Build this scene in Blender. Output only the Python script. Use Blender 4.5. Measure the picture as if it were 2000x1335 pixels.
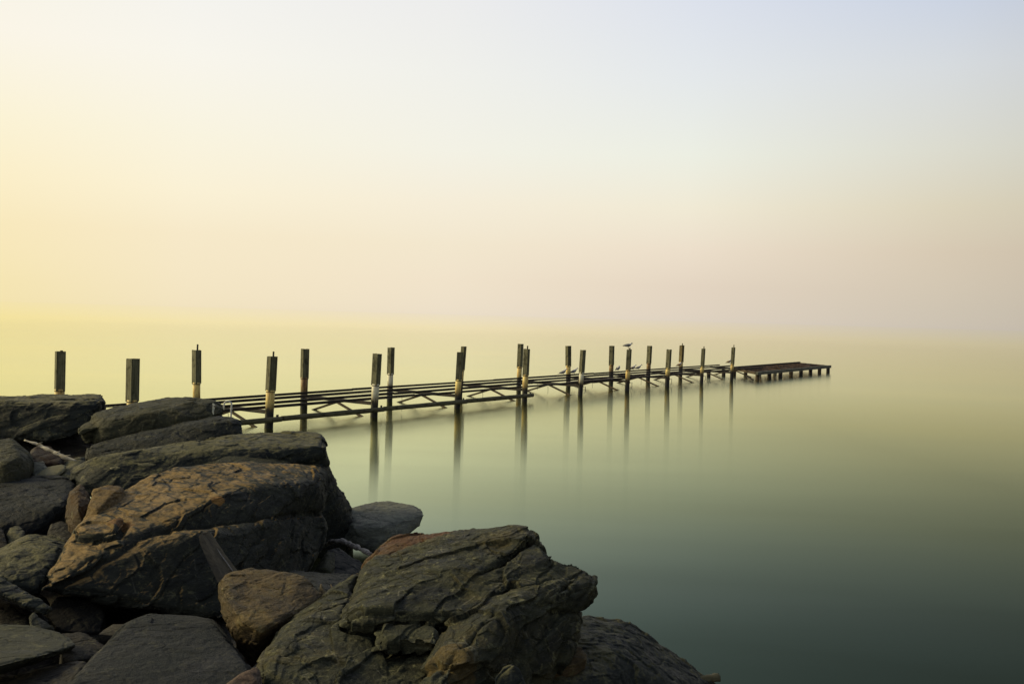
import bpy, bmesh, math, random
import numpy as np
from mathutils import Vector, Matrix, noise as mnoise
from mathutils.bvhtree import BVHTree

random.seed(11)
scene = bpy.context.scene
for o in list(bpy.data.objects): bpy.data.objects.remove(o)
COL = scene.collection

# ------------------------------------------------------------------ camera
F_PX, CAM_H = 1900.0, 2.76
PITCH = math.atan(50.5 / F_PX); ROLL = math.atan(0.0285)
FW = Vector((0, math.cos(PITCH), -math.sin(PITCH)))
R0 = Vector((1, 0, 0)); U0 = Vector((0, math.sin(PITCH), math.cos(PITCH)))
RC = R0 * math.cos(ROLL) + U0 * math.sin(ROLL)
UC = U0 * math.cos(ROLL) - R0 * math.sin(ROLL)
CAM = Vector((0, 0, CAM_H))
cam_data = bpy.data.cameras.new('camera')
cam_data.sensor_width = 36.0
cam_data.lens = 36.0 * F_PX / 2000.0
cam_data.clip_start = 0.05; cam_data.clip_end = 60000
cam = bpy.data.objects.new('camera', cam_data); COL.objects.link(cam)
m = Matrix((RC, UC, -FW)).transposed().to_4x4(); m.translation = CAM
cam.matrix_world = m
scene.camera = cam

# ------------------------------------------------------------------ exposure
scene.view_settings.view_transform = 'Standard'
scene.view_settings.look = 'None'
scene.view_settings.exposure = 0.0
scene.view_settings.gamma = 1.0
scene.view_settings.use_curve_mapping = False

# ------------------------------------------------------------------ sky and sun
SUN_AZ, SUN_EL = math.radians(-76), math.radians(27)      # azimuth from the view axis, + to the right
SUN_DIR = Vector((math.sin(SUN_AZ) * math.cos(SUN_EL), math.cos(SUN_AZ) * math.cos(SUN_EL), math.sin(SUN_EL)))
sl = bpy.data.lights.new('sun', 'SUN'); sl.energy = 3.0; sl.angle = math.radians(18); sl.color = (1.0, 0.83, 0.46)
sun = bpy.data.objects.new('sun', sl); COL.objects.link(sun)
sun.rotation_euler = SUN_DIR.to_track_quat('Z', 'Y').to_euler()
sun.location = SUN_DIR * 60

def lin(c):
    return tuple(((v / 255 / 12.92) if v / 255 <= 0.04045 else ((v / 255 + 0.055) / 1.055) ** 2.4) for v in c)

world = bpy.data.worlds.new('World'); scene.world = world; world.use_nodes = True
nt = world.node_tree; N = nt.nodes; L = nt.links
for n in list(N): N.remove(n)
out = N.new('ShaderNodeOutputWorld'); bg = N.new('ShaderNodeBackground')
L.new(bg.outputs[0], out.inputs[0])
tc = N.new('ShaderNodeTexCoord')
sep = N.new('ShaderNodeSeparateXYZ'); L.new(tc.outputs['Generated'], sep.inputs[0])
def wmath(op, a, b=None, c=None):
    n = N.new('ShaderNodeMath'); n.operation = op
    for i, v in enumerate((a, b, c)):
        if v is None: continue
        if isinstance(v, (int, float)): n.inputs[i].default_value = v
        else: L.new(v, n.inputs[i])
    return n.outputs[0]
el = wmath('ARCSINE', sep.outputs['Z'])
elf = wmath('DIVIDE', wmath('MAXIMUM', el, 0.0), math.pi / 2)
elq = wmath('POWER', elf, 0.5)                                # spreads the low elevations out
xx = wmath('MULTIPLY', sep.outputs['X'], math.sin(SUN_AZ)); yy = wmath('MULTIPLY', sep.outputs['Y'], math.cos(SUN_AZ))
hl = wmath('SQRT', wmath('ADD', wmath('MULTIPLY', sep.outputs['X'], sep.outputs['X']),
                         wmath('ADD', wmath('MULTIPLY', sep.outputs['Y'], sep.outputs['Y']), 1e-6)))
w = wmath('DIVIDE', wmath('ADD', xx, yy), hl)                  # cosine of the angle from the sun's azimuth
ZEN = [(35, (178, 184, 192)), (60, (104, 113, 126)), (90, (82, 92, 106))]
ST = [  # (w, [(elevation deg, sRGB)...]) from behind the viewer round to the sun
 (-1.0, [(0, (70, 70, 72)), (4, (75, 74, 76)), (9.5, (80, 82, 84)), (18, (86, 90, 98)), (35, (88, 94, 106)), (60, (86, 95, 108)), (90, (82, 92, 106))]),
 (-0.17, [(0, (202, 192, 177)), (1, (206, 195, 177)), (4.1, (214, 200, 178)), (6.5, (219, 210, 186)), (9.5, (219, 218, 205)), (13.8, (214, 218, 221)), (18, (200, 209, 226))] + [(35, (154, 164, 182)), (60, (116, 127, 144)), (90, (86, 96, 110))]),
 (0.07, [(0, (221, 209, 192)), (2, (227, 212, 193)), (4.1, (236, 222, 202)), (6.5, (240, 233, 212)), (9.5, (236, 238, 226)), (13.8, (228, 232, 234)), (18, (220, 225, 235)), (35, (172, 180, 194)), (60, (118, 129, 145)), (90, (86, 96, 110))]),
 (0.31, [(0, (234, 221, 199)), (2, (240, 226, 202)), (4.1, (242, 230, 205)), (6.5, (245, 236, 215)), (9.5, (243, 241, 228)), (13.8, (240, 240, 234)), (18, (236, 236, 236))] + ZEN),
 (0.54, [(0, (240, 225, 189)), (4.1, (246, 232, 200)), (6.5, (250, 240, 212)), (9.5, (249, 243, 222)), (13.8, (248, 245, 235)), (18, (243, 242, 238))] + ZEN),
 (0.72, [(0, (243, 226, 167)), (1, (244, 227, 170)), (4.1, (248, 231, 182)), (7, (251, 237, 196)), (9.5, (251, 241, 208)), (13.8, (251, 244, 228)), (18, (247, 243, 228))] + ZEN),
 (1.0, [(0, (244, 222, 140)), (4.1, (252, 232, 165)), (9.5, (255, 244, 195)), (18, (254, 248, 222)), (35, (206, 204, 194)), (60, (122, 130, 140)), (90, (82, 92, 106))]),
]
def ramp(stops):
    r = N.new('ShaderNodeValToRGB'); r.color_ramp.interpolation = 'B_SPLINE' if False else 'EASE' if False else 'LINEAR'
    e = r.color_ramp.elements
    pos = [(d / 90) ** 0.5 for d, _ in stops]
    while len(e) < len(stops): e.new(0.5)
    for i, (p, (d, c)) in enumerate(zip(pos, stops)):
        e[i].position = p
    for i, (p, (d, c)) in enumerate(zip(pos, stops)):
        e[i].position = p; e[i].color = lin(c) + (1,)
    L.new(elq, r.inputs[0]); return r.outputs[0]
cur = ramp(ST[0][1])
for (w0, _), (w1, s1) in zip(ST[:-1], ST[1:]):
    mr = N.new('ShaderNodeMapRange'); L.new(w, mr.inputs['Value'])
    mr.inputs['From Min'].default_value = w0; mr.inputs['From Max'].default_value = w1
    mx = N.new('ShaderNodeMix'); mx.data_type = 'RGBA'
    L.new(mr.outputs[0], mx.inputs['Factor']); L.new(cur, mx.inputs['A']); L.new(ramp(s1), mx.inputs['B'])
    cur = mx.outputs['Result']
# a faint physical sky under the evening haze
nish = N.new('ShaderNodeTexSky'); nish.sky_type = 'NISHITA'; nish.sun_disc = False
nish.sun_elevation = SUN_EL; nish.sun_rotation = SUN_AZ
mx = N.new('ShaderNodeMix'); mx.data_type = 'RGBA'; mx.blend_type = 'ADD'
mx.inputs['Factor'].default_value = 0.0015
L.new(cur, mx.inputs['A']); L.new(nish.outputs[0], mx.inputs['B'])
L.new(mx.outputs['Result'], bg.inputs['Color'])
bg.inputs['Strength'].default_value = 1.0

# ------------------------------------------------------------------ helpers
def P(px, py, z):
    """point seen at pixel px,py: z >= 3 is the distance along the view axis, z < 3 the height above the water."""
    d = FW + RC * ((px - 1000) / F_PX) - UC * ((py - 667.5) / F_PX)
    if z >= 3: return CAM + d * z
    return CAM + d * ((z - CAM_H) / d.z)

def tag(o, label=None, cat=None, group=None, kind=None):
    if label: o['label'] = label
    if cat: o['category'] = cat
    if group: o['group'] = group
    if kind: o['kind'] = kind
    return o
def empty(name, loc, label, cat, group=None):
    o = bpy.data.objects.new(name, None); COL.objects.link(o); o.location = loc; o.empty_display_size = 0.1
    return tag(o, label, cat, group)
def link(name, me, parent=None, loc=None):
    o = bpy.data.objects.new(name, me); COL.objects.link(o)
    if parent is not None: o.parent = parent
    if loc is not None: o.location = loc
    return o
def me_from(name, verts, faces, mat, smooth=False):
    me = bpy.data.meshes.new(name); me.from_pydata([tuple(v) for v in verts], [], faces); me.update()
    if mat: me.materials.append(mat)
    if smooth: me.shade_smooth()
    return me
def part(name, bm, mat, parent=None, smooth=False):
    """links a bmesh given in world coordinates as one object under its parent (parents are unrotated empties)."""
    bmesh.ops.recalc_face_normals(bm, faces=bm.faces)
    off = Vector(parent.location) if parent is not None else Vector((0, 0, 0))
    if parent is not None and parent.parent is not None: off = off + Vector(parent.parent.location)
    bmesh.ops.translate(bm, verts=bm.verts, vec=-off)
    me = bpy.data.meshes.new(name); bm.to_mesh(me); bm.free(); me.materials.append(mat)
    if smooth: me.shade_smooth()
    return link(name, me, parent)
def beam(bm, a, b, w, h, up=Vector((0, 0, 1)), jit=0.0, seg=1, rnd=None):
    a = Vector(a); b = Vector(b); d = (b - a).normalized()
    s = d.cross(up).normalized(); u = s.cross(d).normalized()
    rings = []
    for i in range(seg + 1):
        c = a.lerp(b, i / seg)
        ring = []
        for sx, sy in ((-1, -1), (1, -1), (1, 1), (-1, 1)):
            j = Vector((0, 0, 0))
            if jit: j = Vector([(rnd or random).uniform(-jit, jit) for _ in range(3)])
            ring.append(bm.verts.new(c + s * (sx * w / 2) + u * (sy * h / 2) + j))
        rings.append(ring)
    for r0, r1 in zip(rings[:-1], rings[1:]):
        for i in range(4): bm.faces.new((r0[i], r0[(i + 1) % 4], r1[(i + 1) % 4], r1[i]))
    bm.faces.new(rings[0][::-1]); bm.faces.new(rings[-1])
    return bm
def tube(bm, pts, radii, n=10, cap=True, squash=1.0):
    pts = [Vector(p) for p in pts]; rings = []
    ref = Vector((0.3, 0.2, 1)).normalized()
    for i, p in enumerate(pts):
        d = (pts[min(i + 1, len(pts) - 1)] - pts[max(i - 1, 0)]).normalized()
        if abs(d.dot(ref)) > 0.95: ref = Vector((1, 0.2, 0.1)).normalized()
        s = d.cross(ref).normalized(); u = s.cross(d).normalized()
        r = radii[i] if hasattr(radii, '__len__') else radii
        rings.append([bm.verts.new(p + s * (math.cos(2 * math.pi * k / n) * r) + u * (math.sin(2 * math.pi * k / n) * r * squash)) for k in range(n)])
    for r0, r1 in zip(rings[:-1], rings[1:]):
        for i in range(n): bm.faces.new((r0[i], r0[(i + 1) % n], r1[(i + 1) % n], r1[i]))
    if cap: bm.faces.new(rings[0][::-1]); bm.faces.new(rings[-1])
    return bm

# ------------------------------------------------------------------ numpy noise
def _h(ix, iy, iz, s):
    h = (ix.astype(np.int64) * 374761393 + iy.astype(np.int64) * 668265263 + iz.astype(np.int64) * 2147483647 + s * 974634777) & 0xffffffff
    h = ((h ^ (h >> 13)) * 1274126177) & 0xffffffff
    h = ((h ^ (h >> 16)) * 2246822519) & 0xffffffff
    return (h ^ (h >> 15)) & 0xffffffff
def _r(h, k):
    return (((h >> (k * 8)) & 0xffff).astype(np.float32) / 32767.5) - 1.0
def perlin(p, s=0):
    f = np.floor(p).astype(np.int64); t = (p - f).astype(np.float32)
    q = t * t * t * (t * (t * 6 - 15) + 10)
    res = np.zeros(len(p), np.float32)
    for dx in (0, 1):
        for dy in (0, 1):
            for dz in (0, 1):
                h = _h(f[:, 0] + dx, f[:, 1] + dy, f[:, 2] + dz, s)
                g = _r(h, 0) * (t[:, 0] - dx) + _r(h, 1) * (t[:, 1] - dy) + _r(h, 2) * (t[:, 2] - dz)
                wx = q[:, 0] if dx else 1 - q[:, 0]; wy = q[:, 1] if dy else 1 - q[:, 1]; wz = q[:, 2] if dz else 1 - q[:, 2]
                res += g * wx * wy * wz
    return res
def fbm(p, octv=4, s=0, gain=0.5, ridged=False):
    a = 1.0; r = np.zeros(len(p), np.float32); q = p.copy()
    for i in range(octv):
        n = perlin(q, s + i * 17)
        r += a * ((0.35 - np.abs(n)) * 1.6 if ridged else n); a *= gain; q = q * 2.03 + 11.7
    return r
def chips(p, s=0):
    """Voronoi cells, each a tilted plane: broken facets. Returns (plane height, distance to the cell border, cell value)."""
    f = np.floor(p).astype(np.int64)
    d1 = np.full(len(p), 9e9, np.float32); d2 = d1.copy(); hv = np.zeros(len(p), np.float32); cv = hv.copy()
    for dx in (-1, 0, 1):
        for dy in (-1, 0, 1):
            for dz in (-1, 0, 1):
                cx, cy, cz = f[:, 0] + dx, f[:, 1] + dy, f[:, 2] + dz
                h = _h(cx, cy, cz, s); g = _h(cx, cy, cz, s + 991)
                vx = (p[:, 0] - cx - 0.5 - 0.45 * _r(h, 0)).astype(np.float32)
                vy = (p[:, 1] - cy - 0.5 - 0.45 * _r(h, 1)).astype(np.float32)
                vz = (p[:, 2] - cz - 0.5 - 0.45 * _r(h, 2)).astype(np.float32)
                d = vx * vx + vy * vy + vz * vz
                pl = vx * _r(g, 0) + vy * _r(g, 1) + vz * _r(g, 2)
                c = d < d1
                d2 = np.where(c, d1, np.minimum(d2, d)); hv = np.where(c, pl, hv); cv = np.where(c, _r(g, 0), cv); d1 = np.where(c, d, d1)
    return np.clip(hv * 1.6, -1, 1), np.sqrt(d2) - np.sqrt(d1), cv * 0.5 + 0.5
def edgeness(no, ed, it=14):
    """0 on flat faces, towards 1 along the sharp edges of the block."""
    n = no.astype(np.float64).copy(); nv = len(n); a, b = ed[:, 0], ed[:, 1]
    ii = np.concatenate([a, b]); jj = np.concatenate([b, a]); deg = np.bincount(ii, minlength=nv) + 1.0
    for _ in range(it):
        n = np.stack([(n[:, k] + np.bincount(ii, weights=n[jj, k], minlength=nv)) / deg for k in range(3)], 1)
    w = 1 - np.linalg.norm(n, axis=1)
    return np.clip(w * 9, 0, 1).astype(np.float32)

# ------------------------------------------------------------------ materials
def newmat(name):
    mt = bpy.data.materials.new(name); mt.use_nodes = True
    t = mt.node_tree
    for n in list(t.nodes): t.nodes.remove(n)
    o = t.nodes.new('ShaderNodeOutputMaterial'); b = t.nodes.new('ShaderNodeBsdfPrincipled')
    t.links.new(b.outputs[0], o.inputs[0])
    return mt, t, b
class NB:
    def __init__(s, t): s.t = t
    def n(s, ty, **k):
        x = s.t.nodes.new(ty)
        for a, v in k.items(): setattr(x, a, v)
        return x
    def l(s, a, b): s.t.links.new(a, b)
    def math(s, op, a, b=None, clamp=False):
        x = s.n('ShaderNodeMath', operation=op, use_clamp=clamp)
        for i, v in enumerate((a, b)):
            if v is None: continue
            if isinstance(v, (int, float)): x.inputs[i].default_value = v
            else: s.l(v, x.inputs[i])
        return x.outputs[0]
    def noise(s, vec, scale, detail=4, rough=0.55, dist=0.0):
        x = s.n('ShaderNodeTexNoise'); s.l(vec, x.inputs['Vector'])
        x.inputs['Scale'].default_value = scale; x.inputs['Detail'].default_value = detail
        x.inputs['Roughness'].default_value = rough; x.inputs['Distortion'].default_value = dist
        return x.outputs['Fac']
    def rng(s, v, a, b, c=0.0, d=1.0):
        x = s.n('ShaderNodeMapRange'); s.l(v, x.inputs['Value'])
        for k, q in zip(('From Min', 'From Max', 'To Min', 'To Max'), (a, b, c, d)): x.inputs[k].default_value = q
        return x.outputs[0]
    def mix(s, f, a, b, blend='MIX'):
        x = s.n('ShaderNodeMix', data_type='RGBA', blend_type=blend)
        if isinstance(f, (int, float)): x.inputs['Factor'].default_value = f
        else: s.l(f, x.inputs['Factor'])
        for k, v in (('A', a), ('B', b)):
            if isinstance(v, tuple): x.inputs[k].default_value = v + (1,) if len(v) == 3 else v
            else: s.l(v, x.inputs[k])
        return x.outputs['Result']
    def mapping(s, vec, rot=(0, 0, 0), scale=(1, 1, 1)):
        x = s.n('ShaderNodeMapping'); s.l(vec, x.inputs['Vector'])
        x.inputs['Rotation'].default_value = rot; x.inputs['Scale'].default_value = scale
        return x.outputs[0]

def rock_mat(name, dark, light, patch, patch_amt=0.5, bed=(0, 0, 1), cap=None, cap_range=(0.6, 0.9), vein=0.25, bump=1.0, edge=0.6, capnoise=0.35, fleck=0.35, stains=()):
    dark, light, patch = [tuple(v * k for v in c_) for c_, k in ((dark, .42), (light, .62), (patch, .52))]
    mt, t, b = newmat(name); q = NB(t)
    tcn = q.n('ShaderNodeTexCoord'); gv = tcn.outputs['Object']
    bd = Vector(bed).normalized(); e = bd.to_track_quat('Z', 'Y').inverted().to_euler()
    st = q.mapping(gv, rot=tuple(e), scale=(1, 1, 4.0))
    n1 = q.noise(gv, 1.7, 5, 0.6, 0.3); n2 = q.noise(st, 3.5, 8, 0.68, 0.4); n3 = q.noise(gv, 34, 4, 0.7); n4 = q.noise(gv, 7.5, 6, 0.62, 0.6)
    n5 = q.noise(st, 16, 6, 0.7, 0.2)
    c = q.mix(q.rng(n2, 0.36, 0.64), dark, light)
    c = q.mix(q.rng(n5, 0.35, 0.7, 0.0, 0.55), c, tuple(v * 0.55 for v in dark))
    pm = q.rng(q.math('ADD', q.math('MULTIPLY', n1, 0.6), q.math('MULTIPLY', n4, 0.4)), 0.56 - 0.12 * patch_amt, 0.66 - 0.10 * patch_amt, 0.0, min(1.0, 0.35 + patch_amt))
    c = q.mix(pm, c, patch)
    if cap is not None:       # weathered cleavage face along the bedding; lit-top brightness is put into it too
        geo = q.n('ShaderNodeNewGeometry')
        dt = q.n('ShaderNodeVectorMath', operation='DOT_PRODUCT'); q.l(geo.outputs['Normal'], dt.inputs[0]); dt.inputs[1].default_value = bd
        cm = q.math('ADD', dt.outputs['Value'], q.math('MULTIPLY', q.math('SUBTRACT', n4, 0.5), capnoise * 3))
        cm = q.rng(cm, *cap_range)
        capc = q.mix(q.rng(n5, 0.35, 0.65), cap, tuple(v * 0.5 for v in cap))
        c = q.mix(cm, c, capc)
    # lichen and mineral specks
    vo = q.n('ShaderNodeTexVoronoi', feature='DISTANCE_TO_EDGE'); q.l(q.mapping(q.mapping(gv, rot=tuple(e), scale=(1, 1, 1.6))), vo.inputs['Vector']); vo.inputs['Scale'].default_value = 2.6
    wv = q.n('ShaderNodeVectorMath', operation='ADD')
    sep_ = q.math('MULTIPLY', q.rng(vo.outputs['Distance'], 0.0, 0.018, 1.0, 0.0), q.rng(n4, 0.5, 0.6))
    c = q.mix(q.math('MULTIPLY', sep_, vein), c, (0.24, 0.23, 0.17))
    n6 = q.noise(gv, 19, 6, 0.75, 0.5)
    c = q.mix(q.math('MULTIPLY', q.math('MULTIPLY', q.rng(n6, 0.54, 0.62), q.rng(n4, 0.46, 0.60)), fleck), c, (0.25, 0.24, 0.12))
    c = q.mix(q.math('MULTIPLY', q.rng(n3, 0.62, 0.72), 0.35), c, tuple(min(1, v * 2.4 + 0.02) for v in light))
    geo2 = q.n('ShaderNodeNewGeometry')
    for ctr, rad, scol in stains:       # a mineral patch of its own shape on the stone
        dv = q.n('ShaderNodeVectorMath', operation='DISTANCE'); q.l(geo2.outputs['Position'], dv.inputs[0]); dv.inputs[1].default_value = ctr
        dd = q.math('ADD', dv.outputs['Value'], q.math('MULTIPLY', q.math('SUBTRACT', n4, 0.5), rad * 1.5))
        c = q.mix(q.rng(dd, rad * 1.06, rad * 0.90, 0.0, 0.9), c, q.mix(q.rng(n5, 0.35, 0.68), scol, tuple(v * 0.5 for v in scol)))
    ed = q.rng(geo2.outputs['Pointiness'], 0.515, 0.60, 0.0, edge)
    ed = q.math('MULTIPLY', ed, q.rng(n4, 0.40, 0.62))
    c = q.mix(ed, c, tuple(min(1, v * 2.6 + 0.03) for v in light))
    sz = q.n('ShaderNodeSeparateXYZ'); q.l(geo2.outputs['Position'], sz.inputs[0])
    wet = q.rng(q.math('ADD', sz.outputs['Z'], q.math('MULTIPLY', q.math('SUBTRACT', n4, 0.5), 0.20)), 0.15, 0.05)    # splash line above the water
    c = q.mix(q.math('MULTIPLY', wet, 0.85), c, (0.010, 0.012, 0.007))
    q.l(c, b.inputs['Base Color'])
    q.l(q.math('SUBTRACT', q.rng(n2, 0.3, 0.7, 0.50, 0.85), q.math('MULTIPLY', wet, 0.3)), b.inputs['Roughness']); b.inputs['Specular IOR Level'].default_value = 0.16
    bh = q.math('ADD', q.math('MULTIPLY', n5, 0.60), q.math('MULTIPLY', n3, 0.14))
    bh = q.math('ADD', bh, q.math('MULTIPLY', q.noise(st, 40, 5, 0.68), 0.24))
    vf = q.n('ShaderNodeTexVoronoi', feature='SMOOTH_F1'); q.l(st, vf.inputs['Vector']); vf.inputs['Scale'].default_value = 11.0; vf.inputs['Smoothness'].default_value = 0.15
    bp = q.n('ShaderNodeBump'); bp.inputs['Strength'].default_value = min(1.0, 0.9 * bump); bp.inputs['Distance'].default_value = 0.035 * bump
    q.l(bh, bp.inputs['Height']); q.l(bp.outputs[0], b.inputs['Normal'])
    return mt

SLATE_D, SLATE_L = (0.027, 0.035, 0.035), (0.072, 0.081, 0.066)
OLIVE, BROWN, ORANGE, PINK = (0.095, 0.088, 0.045), (0.16, 0.095, 0.042), (0.20, 0.095, 0.03), (0.22, 0.13, 0.085)
BEDH = (-0.50, 0.05, 0.86)
M_slate = rock_mat('slate_rock', SLATE_D, SLATE_L, OLIVE, 0.3, bed=(-.25, -.1, 1), cap=(0.140, 0.130, 0.062), cap_range=(0.78, 1.0))  # cap colour also carries the brightness of the lit tops
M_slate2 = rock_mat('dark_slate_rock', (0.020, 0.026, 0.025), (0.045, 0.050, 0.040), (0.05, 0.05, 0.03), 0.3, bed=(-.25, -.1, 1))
M_olive = rock_mat('olive_rock', (0.045, 0.050, 0.032), (0.10, 0.102, 0.060), OLIVE, 0.7, bed=(-.3, -.1, 1))
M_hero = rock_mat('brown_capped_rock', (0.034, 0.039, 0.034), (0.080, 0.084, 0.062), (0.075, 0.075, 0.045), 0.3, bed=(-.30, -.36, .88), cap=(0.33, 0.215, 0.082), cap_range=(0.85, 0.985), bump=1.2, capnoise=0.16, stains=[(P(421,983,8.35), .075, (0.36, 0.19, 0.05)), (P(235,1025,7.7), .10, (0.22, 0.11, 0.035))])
M_fore = rock_mat('foreground_rock', (0.036, 0.042, 0.033), (0.135, 0.138, 0.078), (0.15, 0.125, 0.05), 0.45, bed=BEDH, vein=0.6, bump=1.7, edge=0.9, fleck=0.75, stains=[(P(738,1085,6.62), .24, (0.15, 0.085, 0.04)), (P(815,1040,6.9), .26, (0.15, 0.078, 0.042)), (P(885,1290,4.75), .14, (0.15, 0.11, 0.04))])
M_bould = rock_mat('brown_boulder', (0.12, 0.088, 0.044), (0.26, 0.19, 0.10), (0.30, 0.21, 0.075), 0.6, bed=(-.5, 0.2, .8), bump=1.4, vein=0.1)
M_ochre = rock_mat('ochre_rock', (0.14, 0.085, 0.030), (0.42, 0.28, 0.11), (0.40, 0.25, 0.08), 0.5, bed=(-.5, -.2, .8), vein=0.0)
M_rust = rock_mat('orange_rock', (0.08, 0.042, 0.014), (0.13, 0.075, 0.028), (0.15, 0.10, 0.04), 0.4, bed=(-.8, -.2, .4), vein=0.0)
M_blue = rock_mat('blue_grey_rock', (0.014, 0.019, 0.023), (0.032, 0.040, 0.045), (0.04, 0.042, 0.034), 0.25, bed=(.1, -.5, .8), vein=0.12, bump=1.1, fleck=0.12, edge=0.25)
M_grey = rock_mat('pale_grey_rock', (0.19, 0.205, 0.17), (0.38, 0.39, 0.31), (0.30, 0.29, 0.20), 0.15, bed=(-.2, -.1, 1), vein=0.4)
M_pale = rock_mat('pale_yellow_rock', (0.42, 0.38, 0.20), (0.46, 0.42, 0.24), (0.16, 0.14, 0.07), 0.4, bed=(-.3, -.1, 1), vein=0.1)
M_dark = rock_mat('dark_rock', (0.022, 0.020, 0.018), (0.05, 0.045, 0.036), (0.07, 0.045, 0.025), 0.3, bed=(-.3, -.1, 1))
M_pink = rock_mat('pink_rock', (0.13, 0.085, 0.06), (0.22, 0.15, 0.11), (0.10, 0.07, 0.05), 0.3, bed=(-.3, -.1, 1), vein=0.0)

def wood_mat(name, c1, c2, axis_scale=(30, 30, 2.2), rough=0.8, stain=None):
    mt, t, b = newmat(name); q = NB(t)
    tcn = q.n('ShaderNodeTexCoord'); oi = q.n('ShaderNodeObjectInfo')
    add = q.n('ShaderNodeVectorMath', operation='ADD'); q.l(tcn.outputs['Object'], add.inputs[0]); q.l(oi.outputs['Random'], add.inputs[1])
    v = q.mapping(add.outputs[0], scale=axis_scale)
    a = q.noise(v, 1.0, 6, 0.65, 0.3); k = q.noise(add.outputs[0], 5, 4, 0.6, 0.5)
    c = q.mix(q.rng(a, 0.35, 0.68), c1, c2)
    c = q.mix(q.rng(k, 0.52, 0.66, 0, 0.7), c, tuple(x * 0.35 for x in c1))
    hsv = q.n('ShaderNodeHueSaturation'); q.l(c, hsv.inputs['Color']); q.l(q.rng(oi.outputs['Random'], 0, 1, 0.75, 1.3), hsv.inputs['Value'])
    q.l(hsv.outputs[0], b.inputs['Base Color']); b.inputs['Roughness'].default_value = rough; b.inputs['Specular IOR Level'].default_value = 0.25
    bp = q.n('ShaderNodeBump'); bp.inputs['Strength'].default_value = 0.7; bp.inputs['Distance'].default_value = 0.01
    q.l(a, bp.inputs['Height']); q.l(bp.outputs[0], b.inputs['Normal'])
    return mt
M_sleeve = wood_mat('weathered_sleeve_wood', (0.075, 0.073, 0.040), (0.225, 0.212, 0.125))
M_sleeve2 = wood_mat('tan_sleeve_wood', (0.11, 0.085, 0.035), (0.21, 0.165, 0.075))
M_fender = wood_mat('fender_wood', (0.070, 0.062, 0.032), (0.16, 0.145, 0.085), (3, 3, 30))
M_drift = wood_mat('bleached_driftwood', (0.34, 0.30, 0.22), (0.62, 0.57, 0.45), (6, 6, 30))
M_stake = wood_mat('dark_driftwood', (0.055, 0.044, 0.024), (0.11, 0.088, 0.052), (20, 20, 3))
M_lit_edge = wood_mat('sky_lit_edge_wood', (0.13, 0.12, 0.10), (0.30, 0.28, 0.26), (20, 20, 3))
M_bark = wood_mat('grey_branch_wood', (0.08, 0.07, 0.06), (0.50, 0.46, 0.42), (14, 26, 14))

def pile_mat(name, base, stain, amt):
    mt, t, b = newmat(name); q = NB(t)
    geo = q.n('ShaderNodeNewGeometry'); sp = q.n('ShaderNodeSeparateXYZ'); q.l(geo.outputs['Position'], sp.inputs[0])
    z = sp.outputs['Z']
    v = q.mapping(geo.outputs['Position'], scale=(14, 14, 2.5)); a = q.noise(v, 1.0, 6, 0.7, 0.4)
    a2 = q.noise(geo.outputs['Position'], 9, 5, 0.7)
    c = q.mix(q.rng(a, 0.62 - 0.3 * amt, 0.70 - 0.1 * amt), base, stain)
    c = q.mix(q.math('MULTIPLY', q.rng(a2, 0.58, 0.68), 0.6), c, (0.05, 0.03, 0.015))
    zz = q.math('ADD', z, q.math('MULTIPLY', q.math('SUBTRACT', a, 0.5), 0.5))
    c = q.mix(q.rng(zz, 0.62, 0.42), c, (0.10, 0.07, 0.025))          # weed and algae tide line
    c = q.mix(q.rng(zz, 0.46, 0.34), c, (0.010, 0.010, 0.008))
    q.l(c, b.inputs['Base Color']); b.inputs['Roughness'].default_value = 0.6
    bp = q.n('ShaderNodeBump'); bp.inputs['Strength'].default_value = 0.5; bp.inputs['Distance'].default_value = 0.01
    q.l(a2, bp.inputs['Height']); q.l(bp.outputs[0], b.inputs['Normal'])
    return mt
M_pileW = pile_mat('whitish_pile', (0.72, 0.68, 0.48), (0.40, 0.29, 0.09), 0.25)
M_pileY = pile_mat('ochre_pile', (0.80, 0.62, 0.20), (0.40, 0.20, 0.05), 0.5)
M_pileR = pile_mat('rust_stained_pile', (0.40, 0.27, 0.09), (0.13, 0.06, 0.02), 0.75)

def metal_mat(name, c1, c2, rough=0.75, sc=9):
    mt, t, b = newmat(name); q = NB(t)
    geo = q.n('ShaderNodeNewGeometry'); a = q.noise(geo.outputs['Position'], sc, 6, 0.7, 0.3)
    q.l(q.mix(q.rng(a, 0.42, 0.64), c1, c2), b.inputs['Base Color']); b.inputs['Roughness'].default_value = rough
    bp = q.n('ShaderNodeBump'); bp.inputs['Strength'].default_value = 0.4; bp.inputs['Distance'].default_value = 0.008
    q.l(a, bp.inputs['Height']); q.l(bp.outputs[0], b.inputs['Normal'])
    return mt
M_steel = metal_mat('dark_rusty_steel', (0.012, 0.011, 0.010), (0.045, 0.030, 0.018))
M_brace = metal_mat('brown_rusty_steel', (0.03, 0.022, 0.012), (0.12, 0.075, 0.03))
M_rustp = metal_mat('orange_rust', (0.045, 0.028, 0.015), (0.30, 0.15, 0.045), sc=4)
M_edge = metal_mat('grey_edge_timber', (0.09, 0.09, 0.065), (0.22, 0.21, 0.16))
M_white = metal_mat('white_painted_pipe', (0.55, 0.53, 0.47), (0.70, 0.68, 0.62), 0.45, 20)
def plain(name, c, rough=0.7):
    mt, t, b = newmat(name); q = NB(t); geo = q.n('ShaderNodeTexCoord')
    a = q.noise(geo.outputs['Object'], 30, 4, 0.6)
    q.l(q.mix(q.rng(a, 0.3, 0.7), tuple(x * 0.8 for x in c), c), b.inputs['Base Color']); b.inputs['Roughness'].default_value = rough
    return mt
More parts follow.
